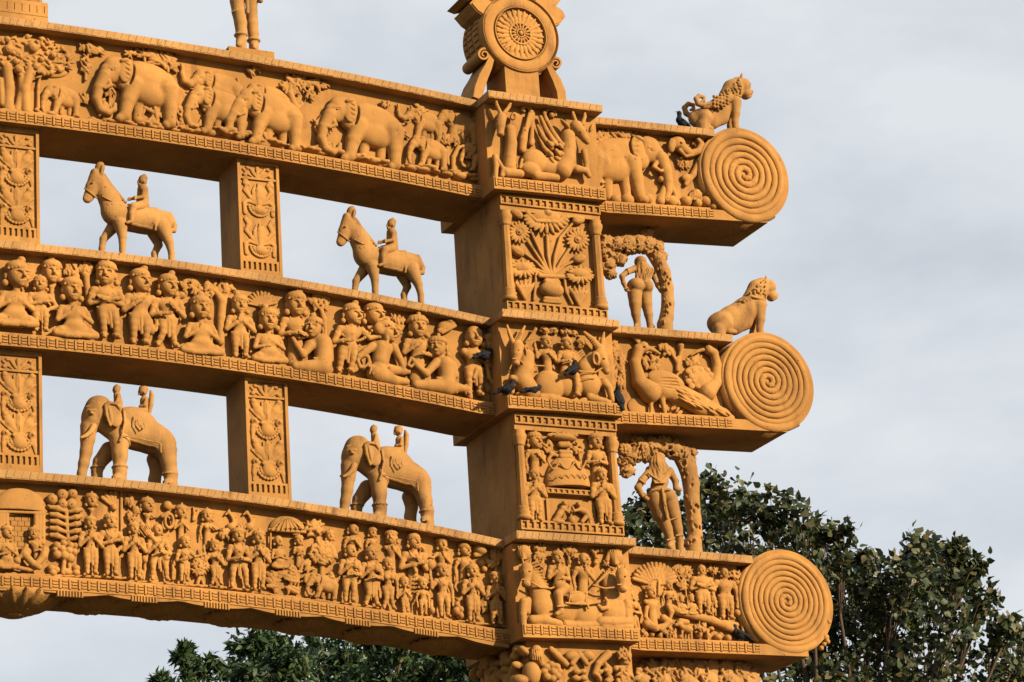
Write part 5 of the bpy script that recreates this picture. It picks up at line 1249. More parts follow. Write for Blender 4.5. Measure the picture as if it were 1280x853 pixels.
for i in range(18):
    t0, t1 = 6.2832*i/18, 6.2832*(i+1)/18
    for nx_, ny_, rr_, tl in ((352, 370, 80, .5), (205, 315, 47, .8)): C.cap('%f,%f,6,%f %f,%f,6,%f' % (nx_+rr_*math.cos(t0), ny_+rr_*tl*math.cos(t0), rr_/6.094*.78*math.sin(t0), nx_+rr_*math.cos(t1), ny_+rr_*tl*math.cos(t1), rr_/6.094*.78*math.sin(t1)))
C.build('harness', STATUE, hs)
C = Clay(YM, ZH, .0036, clip=False, c=0, k=1.5)
C.cap('600,290,40,0 600,350,42,0 598,400,50,0', fl=.9); C.cap('600,280,30,-5 600,280,30,5')
C.ell(598, 222, 32, 40, 5.5, c=0); C.ell(606, 200, 30, 24, 5.5, c=0); C.ell(612, 180, 13, 12, 2.5, c=0); C.cap('566,222,8,0 562,236,6,0', k=.4); C.cap('575,250,14,0', k=.5); C.ell(610, 230, 8, 12, 1.5, c=5)
for s in (-1, 1):
    C.cap('612,290,18,%d 600,345,15,%d 545,352,13,%d 500,360,11,%d' % (s*7, s*8, s*7, s*3), k=.8); C.cap('500,360,14,%d' % (s*2.5), k=.5)
    for j in range(3): C.cap('%d,%d,4,%f %d,%d,4,%f' % (498, 352+j*8, s*4, 486, 356+j*8, s*3), k=.2)
    C.cap('585,410,36,%d 530,420,30,%d 515,470,22,%d 515,520,18,%d' % (s*9, s*14, s*15, s*15), k=1); C.cap('515,530,15,%d 480,540,11,%d' % (s*15, s*15), k=.5)
C.cap('540,340,8,9 540,362,8,9', k=.3); C.build('rider', STATUE, hs)
h2 = copy_tree(hs, tuple(np.array(onY(477, 367, YM))-np.array(onY(160+2.5, 320-1.5, YM))))
h2.location.z = zt('mid', h2.location.x); h2['label'] = 'stone horse with a small rider, standing between the scroll-carved post and the thick pillar'
# ---------------------------------------------------------------- elephant with two riders
ZL = (80, 470, 6.094)
xb = onY(155, 602, YM)[0]; ez = zt('low', xb)
es = thing('elephant_statue', (xb, YM, ez), 'stone elephant with two riders, standing just right of the beam-middle post', 'statue', 'elephant statues on the lowest beam')
C = Clay(YM, ZL, .0046, clip=False, c=0, k=4)
C.cap('440,425,110,0 560,442,116,0 660,472,114,0 725,502,108,0', fl=.85); C.ell(540, 376, 148, 106, 16, c=0, rot=-14)
C.ell(255, 285, 92, 118, 17, c=0, rot=12); C.ell(205, 330, 66, 90, 14, c=0, rot=8); C.cap('350,390,80,0 300,350,80,0', fl=.8); C.ell(270, 210, 70, 48, 14, c=0)
foot(C, '190,390,62,0 180,480,50,0 168,580,42,0 150,670,37,0 135,745,32,0', ez+.012, 2.5)
foot(C, '425,500,70,7 425,610,49,11 425,720,44,12', ez, 5); foot(C, '345,570,64,-15 275,655,50,-15 250,725,40,-15', ez)
foot(C, '765,530,84,5 798,665,50,10 812,745,44,12', ez, 5); foot(C, '700,640,66,-15 705,720,47,-15 690,790,44,-15', ez)
C.ell(395, 775, 32, 24, 5, c=18); C.ell(785, 812, 32, 24, 5, c=18)
for x in (375, 392, 410): C.ell(x, 782, 8, 9, 2, c=23, k=.3)
for x in (765, 782, 800): C.ell(x, 820, 8, 9, 2, c=23, k=.3)
for x, y, c_, r in ((425, 697, 12, 52), (808, 752, 12, 50), (256, 700, -15, 46)):
    P_ = C.pt(x, y, c_)
    for i in range(14):
        a0, a1 = 6.2832*i/14, 6.2832*(i+1)/14; rr = C.u(r); C.capw(P_+np.array((rr*math.cos(a0), rr*math.sin(a0), 0)), P_+np.array((rr*math.cos(a1), rr*math.sin(a1), 0)), C.u(8), C.u(8), k=.3*S)
C.cap('820,470,14,0 850,560,12,0 848,650,9,0 840,700,8,0', k=.6)
for s in (-1, 1): C.ell(210, 285, 18, 12, 3, c=s*14.5, k=.4); C.cap('190,262,8,%f 235,262,8,%f' % (s*13, s*15), k=.5)
C.cap('170,235,7,8 260,205,7,14 330,215,6,15', k=.4)
for i in range(7): C.cap('%f,%f,4,%f %f,%f,4,%f' % (138-i*1, 430+i*38, 8, 190-i*6, 435+i*38, 8), k=.3, op=-1)
C.build('elephant', STATUE, es)
for s in (1, -1):
    C = Clay(YM, ZL, .0042, clip=False, c=0, k=1)
    C.ell(372, 290, 62, 98, 2.6, c=s*18, rot=22, k=.5); C.cap('315,230,13,%f 350,205,12,%f 400,215,11,%f 432,262,9,%f' % (s*19, s*21, s*21, s*20), k=.6); C.cap('318,235,11,%f 325,300,10,%f 350,375,9,%f' % (s*19, s*20, s*19), k=.6); C.cap('430,265,7,%f 385,330,8,%f 352,380,8,%f' % (s*20, s*20, s*19), k=.6)
    C.ell(350, 290, 14, 60, 3, c=s*20, rot=8, k=.8); C.cap('345,260,16,%f 330,330,16,%f' % (s*14, s*13)); C.build('ear', STATUE, es)
    C = Clay(YM, ZL, .0042, clip=False, c=0, k=.6)
    C.cap('225,385,24,%f 205,425,19,%f 165,458,15,%f 130,470,10,%f' % (s*10, s*13, s*15, s*16)); C.build('tusk', STATUE, es)
C = Clay(YM, ZL, .0042, clip=False, c=0, k=1.5)
C.cap('440,420,124,0 560,438,130,0 660,468,127,0 735,498,121,0', fl=.86); C.ell(540, 368, 166, 118, 18.5, c=0, rot=-14)
C.half(452, 350, -1, .1, c=16); C.half(732, 450, 1, .08, c=16); C.half(590, 502, -.22, -1, c=22)
C.cap('455,456,5,20 590,482,5,22.5 728,512,5,20', k=.3)
C.cap('560,330,5,21 570,375,5,22 600,400,5,23 620,390,5,23 605,360,5,22', k=.3); C.cap('530,310,5,19 540,370,5,22 580,415,5,23', k=.3)
C.cap('455,270,8,12 462,360,8,19 440,460,8,20 425,500,9,19', k=.4); C.cap('735,520,8,20 738,585,8,19', k=.4); C.build('saddle_cloth', STATUE, es)
C = Clay(YM, ZL, .004, clip=False, c=0, k=.6); C.cap('440,420,129,0 560,438,135,0 660,468,132,0 735,498,126,0', fl=.865); C.half(455, 350, -1, .1, c=16); C.half(730, 450, 1, .08, c=16); C.half(590, 499, -.22, -1, c=22); C.half(590, 482, .22, 1, c=22); C.build('cloth_border', STATUE, es)
C = Clay(YM, ZL, .0034, clip=False, c=0, k=1)
C.cap('405,150,26,0 412,200,30,0 415,260,36,0'); C.ell(398, 108, 26, 32, 4.6, c=0); C.ell(404, 92, 26, 22, 4.6, c=0); C.ell(400, 72, 9, 8, 1.6, c=0); C.cap('373,112,6,0', k=.3)
for s in (-1, 1): C.cap('415,150,12,%f 405,195,11,%f 380,215,9,%f' % (s*4.5, s*6, s*5), k=.5); C.cap('412,235,20,%f 370,250,16,%f 360,300,13,%f' % (s*6, s*10, s*13), k=.6)
C.build('mahout', STATUE, es)
C = Clay(YM, ZL, .0034, clip=False, c=0, k=1)
C.cap('615,190,34,0 618,230,36,0 620,270,42,0'); C.ell(600, 118, 32, 36, 5.5, c=0); C.ell(608, 102, 32, 26, 5.6, c=0); C.ell(585, 88, 12, 10, 2, c=0); C.cap('570,122,7,0 572,140,9,0', k=.3); C.ell(612, 130, 6, 10, 1.5, c=5.4)
for s in (-1, 1): C.cap('625,185,15,%f 615,225,13,%f 580,232,11,%f' % (s*5.5, s*7, s*4), k=.5); C.cap('615,270,24,%f 560,262,20,%f 535,275,15,%f' % (s*5, s*7, s*4), k=.6)
C.cap('525,285,14,-6 525,285,14,6'); C.build('seated_rider', STATUE, es)
C = Clay(YM, ZL, .0042, clip=False, c=0, k=.6)
for c_ in (-6, -3, 0, 3, 6): C.cap('535,288,9,%f 640,312,9,%f' % (c_, c_), k=.8); C.cap('645,300,13,%f 662,220,17,%f 668,150,17,%f 662,118,10,%f' % (c_, c_, c_*.8, c_*.4), k=.8)
C.build('seat', STATUE, es)
e2 = copy_tree(es, tuple(np.array(onY(481, 645, YM))-np.array(onY(157.5, 602, YM))))
e2.location.z = zt('low', e2.location.x); e2['label'] = 'stone elephant with two riders, standing between the vase-carved post and the thick pillar'
# ---------------------------------------------------------------- lions on the beam ends
ZN = (840, 80, 7.106); YL = .30
xb = onY(895, 160, YL)[0]; lz = zt('top', xb)
ls = thing('lion_statue', (xb, YL, lz), 'winged stone lion with curled wing and tail, sitting on the topmost beam end', 'statue', 'seated lions on the beam ends')
C = Clay(YL, ZN, .0042, clip=False, c=0, k=3)
C.cap('220,490,84,0 320,470,88,0 430,430,92,0 520,370,96,0', fl=.8); C.cap('250,520,70,0 350,510,74,0 440,470,80,0', fl=.8); C.cap('500,300,96,0 540,230,96,0 590,185,76,0', fl=.8); C.ell(270, 470, 95, 80, 14, c=3, rot=15)
C.ell(638, 198, 64, 74, 10, c=0); C.ell(655, 270, 50, 52, 8, c=0); C.cap('685,272,30,0', fl=1); C.ell(702, 252, 20, 16, 5, c=0)
for s in (-1, 1):
    C.cap('612,135,16,%f 618,100,11,%f 622,78,4,%f' % (s*6, s*7, s*7), k=.6); C.ell(685, 190, 10, 9, 2, c=s*6, k=.3); C.cap('668,172,8,%f 700,178,7,%f' % (s*6, s*4), k=.5)
    q_ = '560,340,62,%f 565,440,40,%f 560,520,31,%f' % (s*8, s*9, s*9) if s > 0 else '530,380,52,%f 525,480,34,%f 515,550,28,%f' % (s*8, s*9, s*9)
    foot(C, q_, lz, 2); C.cap('575,570,24,%f' % (s*9) if s > 0 else '520,575,20,%f' % (s*9))
    foot(C, '300,490,70,%f 270,545,50,%f' % (s*9, s*10), lz, 2); C.cap('300,560,30,%f 350,575,24,%f' % (s*11, s*12))
C.cap('655,300,7,5 690,285,6,6 705,270,5,4', k=.3, op=-1); C.cap('655,295,4,-6 700,280,4,-5', k=.3, op=-1); C.cap('690,230,5,4 684,215,4,5', k=.3)
g = random.Random(2)
for i in range(60):
    u, v = g.random(), g.random(); x, y = 430+170*u+20*v, 270-130*u+110*v-30*u*v; C.ell(x, y, 14, 9, 2, 12.5-4*abs(v-.5), g.uniform(-80, -20), k=.25)
C.cap('595,130,9,9 618,200,9,11 612,290,9,11 570,270,6,14', k=.4)
C.build('lion', STATUE, ls)
for s in (1, -1):
    C = Clay(YL, ZN, .0042, clip=False, c=0, k=1.5)
    C.cap('500,300,50,%f 420,335,48,%f 340,365,34,%f 285,375,28,%f 230,355,24,%f 212,310,22,%f 240,285,20,%f 280,295,18,%f 285,325,15,%f 262,335,12,%f' % tuple(s*q for q in (12, 15, 15, 14, 13, 13, 13, 13, 13, 13)), k=1)
    for i in range(5):
        for j in range(4): C.ell(375+i*30, 290+j*30+(i % 2)*12-i*7, 18, 16, 2.4, s*(21.5-abs(j-1.5)*1.2), -30, k=.2)
    for i in range(3): C.cap('%d,%d,4,%f %d,%d,4,%f' % (350, 350+i*18, s*21, 280, 362+i*14, s*19.5), k=.3)
    C.build('wing', STATUE, ls)
C = Clay(YL, ZN, .0042, clip=False, c=0, k=1)
C.cap('190,480,26,-3 125,440,26,-4 110,390,24,-4 145,355,22,-4 190,365,20,-4 195,400,17,-4 165,410,13,-4', fl=1); C.build('tail', STATUE, ls)
ZO_ = (740, 320, 3.281); xb = onY(925, 415, YL)[0]; lz = zt('mid', xb)
l2 = thing('lion_statue', (xb, YL, lz), 'plain stone lion with a curly mane, sitting on the middle beam end', 'statue', 'seated lions on the beam ends')
C = Clay(YL, ZO_, .0042, clip=False, c=0, k=3)
C.cap('510,280,42,0 570,255,50,0 630,225,56,0 665,200,54,0', fl=.8); C.cap('660,180,46,0 680,140,44,0 700,125,38,0', fl=.8); C.ell(530, 275, 52, 48, 14, c=3, rot=10); C.cap('520,290,38,0 580,285,40,0 620,265,44,0', fl=.8)
C.ell(728, 128, 28, 32, 8.5, c=0); C.ell(735, 165, 22, 24, 7, c=0); C.cap('752,168,11,0'); C.ell(755, 160, 8, 6, 4.5, c=0)
for s in (-1, 1):
    C.cap('712,108,8,%f 714,92,5,%f 714,80,2,%f' % (s*6, s*6.5, s*7), k=.6); C.ell(748, 132, 5, 4, 2, c=s*5.5, k=.3); C.cap('736,120,4,%f 754,124,3,%f' % (s*6, s*4), k=.5)
    foot(C, '685,210,32,%f 690,260,20,%f 688,300,14,%f' % (s*8, s*9, s*9) if s > 0 else '665,240,28,%f 660,290,15,%f' % (s*8, s*9), lz, 2); C.cap('694,318,11,%f' % (s*9) if s > 0 else '655,318,11,%f' % (s*9))
    foot(C, '545,280,36,%f 520,300,26,%f' % (s*10, s*11), lz, 2); C.cap('560,308,14,%f 585,312,11,%f' % (s*12, s*12))
C.cap('738,180,3,5 756,172,3,5', k=.3, op=-1)
for i in range(90): u, v = g.random(), g.random(); C.ell(622+90*u, 178-85*u+78*v*(.3+.7*u), 6.5, 5.5, 2.2, 13-6*abs(v-.4), g.uniform(0, 180), k=.2)
C.cap('605,185,5,10 650,165,5,15 700,178,5,14 715,200,5,11', k=.4); C.cap('712,100,4,8 716,140,4,9 712,190,4,9', k=.4)
C.build('lion', STATUE, l2)
# ---------------------------------------------------------------- bracket figures under arching trees
def bracket(z, zone, b, label, figf, trunk, foli, seed, px):
    xb = onY(px[0], px[1], YM)[0]; z0 = zt(b, xb)
    a = thing('bracket_statue', (xb, YM, z0), label, 'statue', 'tree and figure brackets beside the pillar')
    C = Clay(YM, z, .0040, clip=False, c=0, k=1.6); figf(C, z0); C.build('figure', STATUE, a)
    C = Clay(YM, z, .0044, clip=False, c=0, k=2); g = random.Random(seed)
    foot(C, trunk, z0, 2)
    q = [[float(v) for v in w.split(',')] for w in trunk.split()]
    for i in range(40):
        j = g.randrange(len(q)-1); u = g.random(); x, y, r = (q[j][n]*(1-u)+q[j+1][n]*u for n in range(3)); t = g.uniform(-1, 1)
        C.ell(x+r*t*.8, y+g.uniform(-10, 10), 9, 16, 3, r/z[2]*math.sqrt(max(0, 1-t*t*.64))*.95, g.uniform(-30, 30), k=.8, op=g.choice((1, 1, -1)))
    C.build('trunk', STATUE, a)
    C = Clay(YM, z, .0042, clip=False, c=0, k=1.5)
    for x, y, r in foli:
        C.ell(x, y, r, r, r/z[2]*1.1, c=0)
        for i in range(int(r*r/38)):
            th, ph = g.uniform(0, 6.283), math.acos(g.uniform(-1, 1)); sx, sz, sy = math.sin(ph)*math.cos(th), math.sin(ph)*math.sin(th), math.cos(ph)
            C.ell(x+r*sx*.98, y-r*sz*.98, g.uniform(16, 26), g.uniform(6, 10), 3.2, sy*r/z[2]*1.08, g.uniform(0, 180), k=.35)
    C.build('crown', STATUE, a)
    return a
def fig1(C, z0):
    foot(C, '325,560,58,2 330,640,48,3 335,720,36,3 345,790,25,3', z0+.012); C.cap('345,800,22,3 330,812,14,8'); foot(C, '405,560,54,-2 415,640,44,-2 430,720,34,-2 440,790,24,-2', z0+.012); C.cap('445,800,20,-2 470,812,12,-4')
    C.ell(330, 505, 66, 62, 13, c=3); C.ell(410, 510, 56, 60, 12, c=1); C.cap('368,500,6,16 372,565,6,14', k=1, op=-1); C.cap('375,450,52,0 385,400,58,0', fl=.8); C.ell(390, 375, 72, 44, 9, c=0); C.cap('330,372,30,0 445,385,28,0')
    C.cap('375,350,24,0 368,310,30,0'); C.ell(368, 318, 46, 44, 9, c=0)
    C.cap('315,378,27,2 270,395,24,5 228,430,21,5 240,480,18,4 262,530,15,3'); C.cap('262,535,14,3 285,545,9,4'); C.cap('270,372,7,9 285,412,7,9', k=.4); C.cap('250,522,6,7 278,520,6,7', k=.4)
    C.cap('455,390,26,-2 475,440,21,-3 500,500,18,-3 525,545,15,-3')
    for i in range(9): x = 345+i*14; C.cap('%f,325,8,%f %f,385,9,%f %f,440,7,%f %f,475,4,%f' % (352+i*7, 9-abs(i-4)*1.2, 338+i*16, 12-abs(i-4)*1.5+(i%2)*1.2, 345+i*13, 12.5-abs(i-4)*1.2-(i%2)*.8, 395+(i-4)*7, 11), k=.25)
def fig2(C, z0):
    foot(C, '430,520,62,2 460,610,50,3 500,700,36,3 525,780,26,3', z0+.012); C.cap('528,790,24,3 515,815,18,8'); foot(C, '515,500,56,-1 545,610,46,-1 570,700,34,-1 585,775,25,-1', z0+.012); C.cap('588,785,20,-1 605,805,13,-3')
    C.ell(425, 490, 62, 54, 12, c=2); C.ell(500, 480, 52, 52, 11, c=1); C.cap('440,430,54,0 455,380,58,0', fl=.8); C.ell(455, 335, 74, 48, 9, c=0); C.cap('385,310,30,0 515,315,28,0')
    C.cap('435,260,28,0'); C.ell(435, 232, 54, 58, 10, c=0)
    C.cap('385,320,28,2 335,375,25,5 305,425,22,6 330,470,19,5 365,500,15,4'); C.cap('315,368,8,11 352,398,8,11', k=.4); C.cap('335,482,8,9 360,470,8,9', k=.4)
    C.cap('520,320,28,-1 555,380,22,-1 560,430,19,0 585,440,15,0')
    for i in range(11): x = 385+i*14; C.cap('%f,195,8,%f %f,255,8,%f %f,320,9,%f %f,395,4,%f' % (400+i*7, 8-abs(i-5)*1.0, 388+i*9.5, 12-abs(i-5)*1.3+(i%2)*1.2, 385+i*14, 13-abs(i-5)*1.4-(i%2)*.8, 455+(i-5)*7, 12), k=.22)
    C.cap('395,440,6,13 450,432,6,15 520,440,6,12', k=.3); C.cap('468,435,11,16 480,520,12,17 500,630,10,14', k=.4); C.cap('480,440,4,18 492,600,4,17', k=.2, op=-1)
    for p in ('500,775,7,8 550,760,7,8', '560,745,7,4 605,740,7,4', '520,640,5,9 575,625,5,7'): C.cap(p, k=.4)
    C.cap('375,330,7,11 450,380,7,13 525,300,7,10', k=.3)
bracket((740, 275, 6.093), 0, 'mid', 'carved woman seen from behind under an arching tree, on the middle beam end', fig1, '430,200,56,0 500,300,58,0 545,400,54,0 572,520,50,0 578,640,50,0 568,740,54,0 555,800,60,0',
        [(105, 180, 62), (115, 260, 58), (120, 350, 58), (140, 410, 40), (190, 200, 70), (215, 300, 46), (270, 190, 76), (350, 180, 70), (420, 190, 66), (480, 210, 60), (520, 280, 46), (400, 120, 40), (440, 100, 34)], 5, (828, 410))
bracket((740, 530, 5.33), 0, 'low', 'carved figure in a sash seen from behind under an arching tree, on lowest beam', fig2, '600,220,60,0 640,300,60,0 660,400,56,0 665,520,52,0 680,640,48,0 690,740,46,0 675,800,54,0',
        [(215, 170, 48), (215, 250, 40), (235, 315, 42), (270, 210, 56), (330, 170, 64), (300, 130, 46), (400, 150, 60), (470, 140, 58), (540, 170, 60), (600, 200, 56), (640, 250, 46), (660, 190, 34), (360, 215, 36)], 9, (870, 690))
# bracket tree below the lowest beam end: only its crown shows
a = thing('bracket_statue', (1.0, YM, 4.2), 'leafy carved tree bracket tucked under the lowest beam end', 'statue', 'tree and figure brackets beside the pillar')
C = Clay(YM, (740, 790, 4.923), .0046, clip=False, c=0, k=1.5); g = random.Random(12)
for x, y, r in ((300, 240, 50), (360, 230, 60), (450, 230, 66), (540, 235, 70), (630, 240, 70), (720, 235, 66), (810, 240, 66), (900, 250, 64), (970, 290, 60), (300, 300, 60), (420, 310, 70), (560, 320, 80), (700, 320, 80), (840, 320, 80), (960, 340, 70), (620, 400, 90), (800, 400, 90), (940, 420, 80)):
    C.ell(x, y, r, r, r/4.923*1.0, c=0)
    for i in range(int(r*r/60)):
        th, ph = g.uniform(0, 6.283), math.acos(g.uniform(-1, 1)); sx, sz, sy = math.sin(ph)*math.cos(th), math.sin(ph)*math.sin(th), math.cos(ph)
        C.ell(x+r*sx*.98, y-r*sz*.98, g.uniform(18, 32), g.uniform(7, 12), 3.2, sy*r/4.923, g.uniform(-70, 70)+90, k=.35)
C.build('crown', STATUE, a)
C = Clay(YM, (740, 790, 4.923), .006, clip=False, c=0); C.capw((1.1, YM, 5.0), (1.0, YM, 4.6), .09, .08); C.capw((1.0, YM, 4.6), (.72, YM, 4.15), .08, .07); C.capw((.72, YM, 4.15), (.6, YM, 4.1), .07, .07); C.build('trunk', STATUE, a)
# ---------------------------------------------------------------- crowning emblem: wheel with lotus, scrolls and petals
YE = .16; YK = .42
a = thing('crowning_emblem', (.23, .3, zt('top', .3)), 'round lotus wheel emblem with side scrolls standing on the pillar top', 'emblem')
P = lambda x, y: onY(570+x/6.56, y/6.56, YE)
pc = P(530, 275); Rw = .245
m = MB(); n = 56
m.prism([(pc[0]+Rw*math.cos(6.2832*i/n), pc[2]+Rw*math.sin(6.2832*i/n)) for i in range(n)], YE+.02, YK); w_ = m.build('wheel', STONE, a)
for p in w_.data.polygons: p.use_smooth = len(p.vertices) == 4
# rim ring and inner ring, then the lotus
def ring(r0, r1, y0, y1, name, parent, n=64):
    prof = [(r0, y1), (r0+.004, y0+.004), (r0+.010, y0), (r1-.010, y0), (r1-.004, y0+.004), (r1, y1)]; V = []; F = []
    for i in range(n):
        c_, s_ = math.cos(6.2832*i/n), math.sin(6.2832*i/n)
        V += [(pc[0]+r*c_, y, pc[2]+r*s_) for r, y in prof]
    for i in range(n):
        for j in range(5): F.append((i*6+j, i*6+j+1, (i+1) % n*6+j+1, (i+1) % n*6+j))
    mesh_obj(name, V, F, STONE, parent, True)
ring(.165, .232, YE, YE+.03, 'rim', w_); ring(.230, .247, YE-.006, YE+.03, 'rim_edge', w_); ring(.155, .167, YE-.005, YE+.03, 'inner_ring', w_)
C = Clay(YE+.02, (0, 0, 1), .0034, k=.5)
def pol(r, t, c=2): return np.array((pc[0]+r*math.cos(t), YE+.02-c*S, pc[2]+r*math.sin(t)))
for i in range(24):
    t = 6.2832*i/24; C.ellw(pol(.108, t, 2.6), (.046, 2.2*S, .0132), t, k=.2*S)
    C.ellw(pol(.132, t+.131, .6), (.022, 2*S, .012), t+.131, k=.2*S)
for i in range(16): t = 6.2832*i/16; C.ellw(pol(.045, t, 4), (.018, 2*S, .007), t, k=.2*S)
for i in range(28): t0, t1 = 6.2832*i/28, 6.2832*(i+1)/28; C.capw(pol(.066, t0, 4), pol(.066, t1, 4), .0065, .0065, k=.2*S); C.capw(pol(.024, t0, 5), pol(.024, t1, 5), .004, .004, k=.2*S)
C.ellw(pol(0, 0, 4), (.016, 4*S, .016), k=.2*S); C.build('lotus', CARVE, w_)
s0, s1 = P(405, 600), P(690, 760); m = MB(); m.box(s0[0], s1[0], YE+.005, YK-.01, zt('top', .3)-.002, pc[2]-.12); m.build('stem', STONE, a)
# notched band on the wheel's edge
m = MB()
for i in range(44):
    t = 6.2832*i/44; c_, s_ = math.cos(t), math.sin(t)
    for ya, yb_ in ((YE+.05, YE+.11), (YE+.13, YE+.19), (YE+.20, YE+.245)):
        def Q(r, dt, y): return (pc[0]+r*math.cos(t+dt), y, pc[2]+r*math.sin(t+dt))
        m.quadbox([Q(Rw-.002, -.055, ya), Q(Rw-.002, .055, ya), Q(Rw-.002, .055, yb_), Q(Rw-.002, -.055, yb_), Q(Rw+.008, -.05, ya+.004), Q(Rw+.008, .05, ya+.004), Q(Rw+.008, .05, yb_-.004), Q(Rw+.008, -.05, yb_-.004)])
m.build('edge_notches', STONE, w_, kind='stuff')
def ribbon(path, name, parent, y0=YE+.012, y1=YK-.03, mt=STONE):
    """a thick strip following a path of (px,py,halfwidth) seen from the front"""
    p = [(P(x, y), w/6.56*S) for x, y, w in path]; L_, R2 = [], []
    for i, (q, w) in enumerate(p):
        d = (p[min(i+1, len(p)-1)][0]-p[max(i-1, 0)][0]); nrm = np.array((-d[2], d[0]))/math.hypot(d[0], d[2])
        L_.append((q[0]+nrm[0]*w, q[2]+nrm[1]*w)); R2.append((q[0]-nrm[0]*w, q[2]-nrm[1]*w))
    V = []; F = []; n = len(p)
    for (lx, lz_), (rx, rz_) in zip(L_, R2): V += [(lx, y0+.004, lz_), (lx*.96+rx*.04, y0, lz_*.96+rz_*.04), (lx*.04+rx*.96, y0, lz_*.04+rz_*.96), (rx, y0+.004, rz_), (rx, y1, rz_), (lx, y1, lz_)]
    for i in range(n-1):
        for j in range(6): F.append((i*6+j, i*6+(j+1) % 6, (i+1)*6+(j+1) % 6, (i+1)*6+j))
    F += [tuple(range(5, -1, -1)), tuple((n-1)*6+j for j in range(6))]
    return mesh_obj(name, V, F, mt, parent)
def scroll(base, cx, cy, r, sg, nm='side_scroll'):
    path = list(base); 
    for i in range(1, 30):
        t = i/29; ang = sg*(t*2*math.pi*1.75); rr = r*(1-.80*t)
        path.append((cx+rr*math.cos(math.radians(0 if sg > 0 else 180)-ang), cy+rr*math.sin(math.radians(0 if sg > 0 else 180)-ang), 11*(1-.45*t)))
    return ribbon(path, nm, a)
scroll([(185, 800, 42), (200, 720, 44), (235, 620, 42), (275, 540, 34), (296, 480, 28)], 240, 440, 56, 1)
scroll([(880, 820, 42), (870, 740, 44), (835, 650, 42), (800, 590, 34), (775, 540, 28)], 828, 512, 52, -1)
def petal_blk(pts, nm='petal', y0=YE+.012, y1=YK-.03):
    m = MB(); R0 = [(P(x, y)[0], P(x, y)[2]) for x, y in pts]
    ar = sum(R0[i][0]*R0[(i+1) % len(R0)][1]-R0[(i+1) % len(R0)][0]*R0[i][1] for i in range(len(R0)))
    if ar < 0: R0 = R0[::-1]
    m.prism(R0, y0, y1); o = m.build(nm, STONE, a)
    cx, cz = sum(p[0] for p in R0)/len(R0), sum(p[1] for p in R0)/len(R0); m = MB(); m.prism([(cx+(x-cx)*.86, cz+(z_-cz)*.86) for x, z_ in R0], y0-.008, y0+.004); m.build('petal_face', CARVE, o)
petal_blk([(120, 20), (165, -25), (235, -20), (300, 10), (330, 60), (270, 120), (240, 130), (180, 90)]); petal_blk([(905, 130), (880, 80), (820, 40), (740, 40), (700, 70), (760, 160), (800, 215), (860, 190)])
petal_blk([(60, -40), (160, -95), (300, -60), (350, -12), (280, 0), (200, -30), (120, -15)], y0=YE+.03); petal_blk([(620, 20), (700, -60), (880, -90), (900, -40), (840, 30), (760, 62), (690, 55)], y0=YE+.03)
petal_blk([(360, -20), (420, -200), (540, -330), (660, -200), (700, -20), (530, 10)], y0=YE+.02)
# ---------------------------------------------------------------- plinth at the beam's crown, and the figure on its own block
xa = onY(60, 20, .13)[0]; zc = zt('top', XC)
a = thing('crown_plinth', (XC, .3, zc), 'stepped stone plinth with a railing pattern on the crown of the topmost beam', 'plinth')
m = MB(); X0 = 2*XC-xa; z1, z2 = zc+.045, zc+.125
m.box(X0, xa, .13, .50, zc-.03, z1); m.box(X0+.002, xa-.002, .135, .495, z1, z2); m.build('block', STONE, a)
m = MB(); nn = 8; p_ = (xa-X0)/nn
for i in range(nn+1):
    x = X0+i*p_; m.box(max(X0, x-.022), min(xa, x+.022), .128, .137, z1+.001, z2)
m.box(X0, xa, .1275, .137, z1+.001, z1+.018); m.box(X0, xa, .1275, .137, z2-.02, z2+.002); m.build('railing', STONE, a)
for x in (-.10, .10): 
    C = Clay(.3, (0, 0, 1), .006, clip=False, k=1); C.capw((XC+x*1.1, .22, z2+.03), (XC+x, .3, z2+.2), .05, .06); C.capw((XC+x, .3, z2+.2), (XC+x*.6, .3, z2+.38), .07, .1); C.build('paw', STATUE, a)
ZP = (270, 0, 11.375); YP = .26
x0_, x1_ = onY(270+178/11.375, 50, .13)[0], onY(270+825/11.375, 60, .13)[0]; zq = zt('top', (x0_+x1_)/2)
a = thing('standing_statue', ((x0_+x1_)/2, YP, zq), 'pair of legs with anklets of a standing stone attendant on the topmost beam', 'statue')
m = MB(); m.box(x0_, x1_, .13, .46, zq-.02, zq+.052); m.build('base', STONE, a); zf = zq+.052
C = Clay(YP, ZP, .0042, clip=False, c=0, k=1.5)
foot(C, '290,-160,115,3 300,20,100,3 320,180,92,3 350,330,88,3 360,480,78,3 360,600,70,3', zf-.0); foot(C, '480,-160,105,-2 500,0,92,-2 505,150,80,-2 515,330,82,-2 530,480,76,-2 535,600,66,-2', zf)
C.cap('350,590,60,3 320,640,40,12', k=2); C.cap('540,640,50,-2 545,680,34,8', k=2)
C.cap('360,-400,190,0 370,-240,180,0', fl=.7); C.cap('370,-640,190,0 370,-480,150,0', fl=.7); C.cap('200,-640,70,0 560,-640,70,0'); C.cap('430,-250,40,12 450,180,26,10', k=1); C.cap('560,-620,60,0 640,-300,50,4 630,10,40,5')
head(C, C.pt(370, -860, 2), C.u(260), 0, 'turban')
for x, y, r, c_ in ((355, 505, 86, 3), (535, 580, 84, -2)):
    P_ = C.pt(x, y, c_)
    for i in range(16): a0, a1 = 6.2832*i/16, 6.2832*(i+1)/16; rr = C.u(r*.92); C.capw(P_+np.array((rr*math.cos(a0), rr*math.sin(a0), 0)), P_+np.array((rr*math.cos(a1), rr*math.sin(a1), 0)), C.u(20), C.u(20), k=.3*S)
C.cap('225,170,12,6 300,140,12,10 380,90,12,8', k=.4); C.build('figure', STATUE, a)
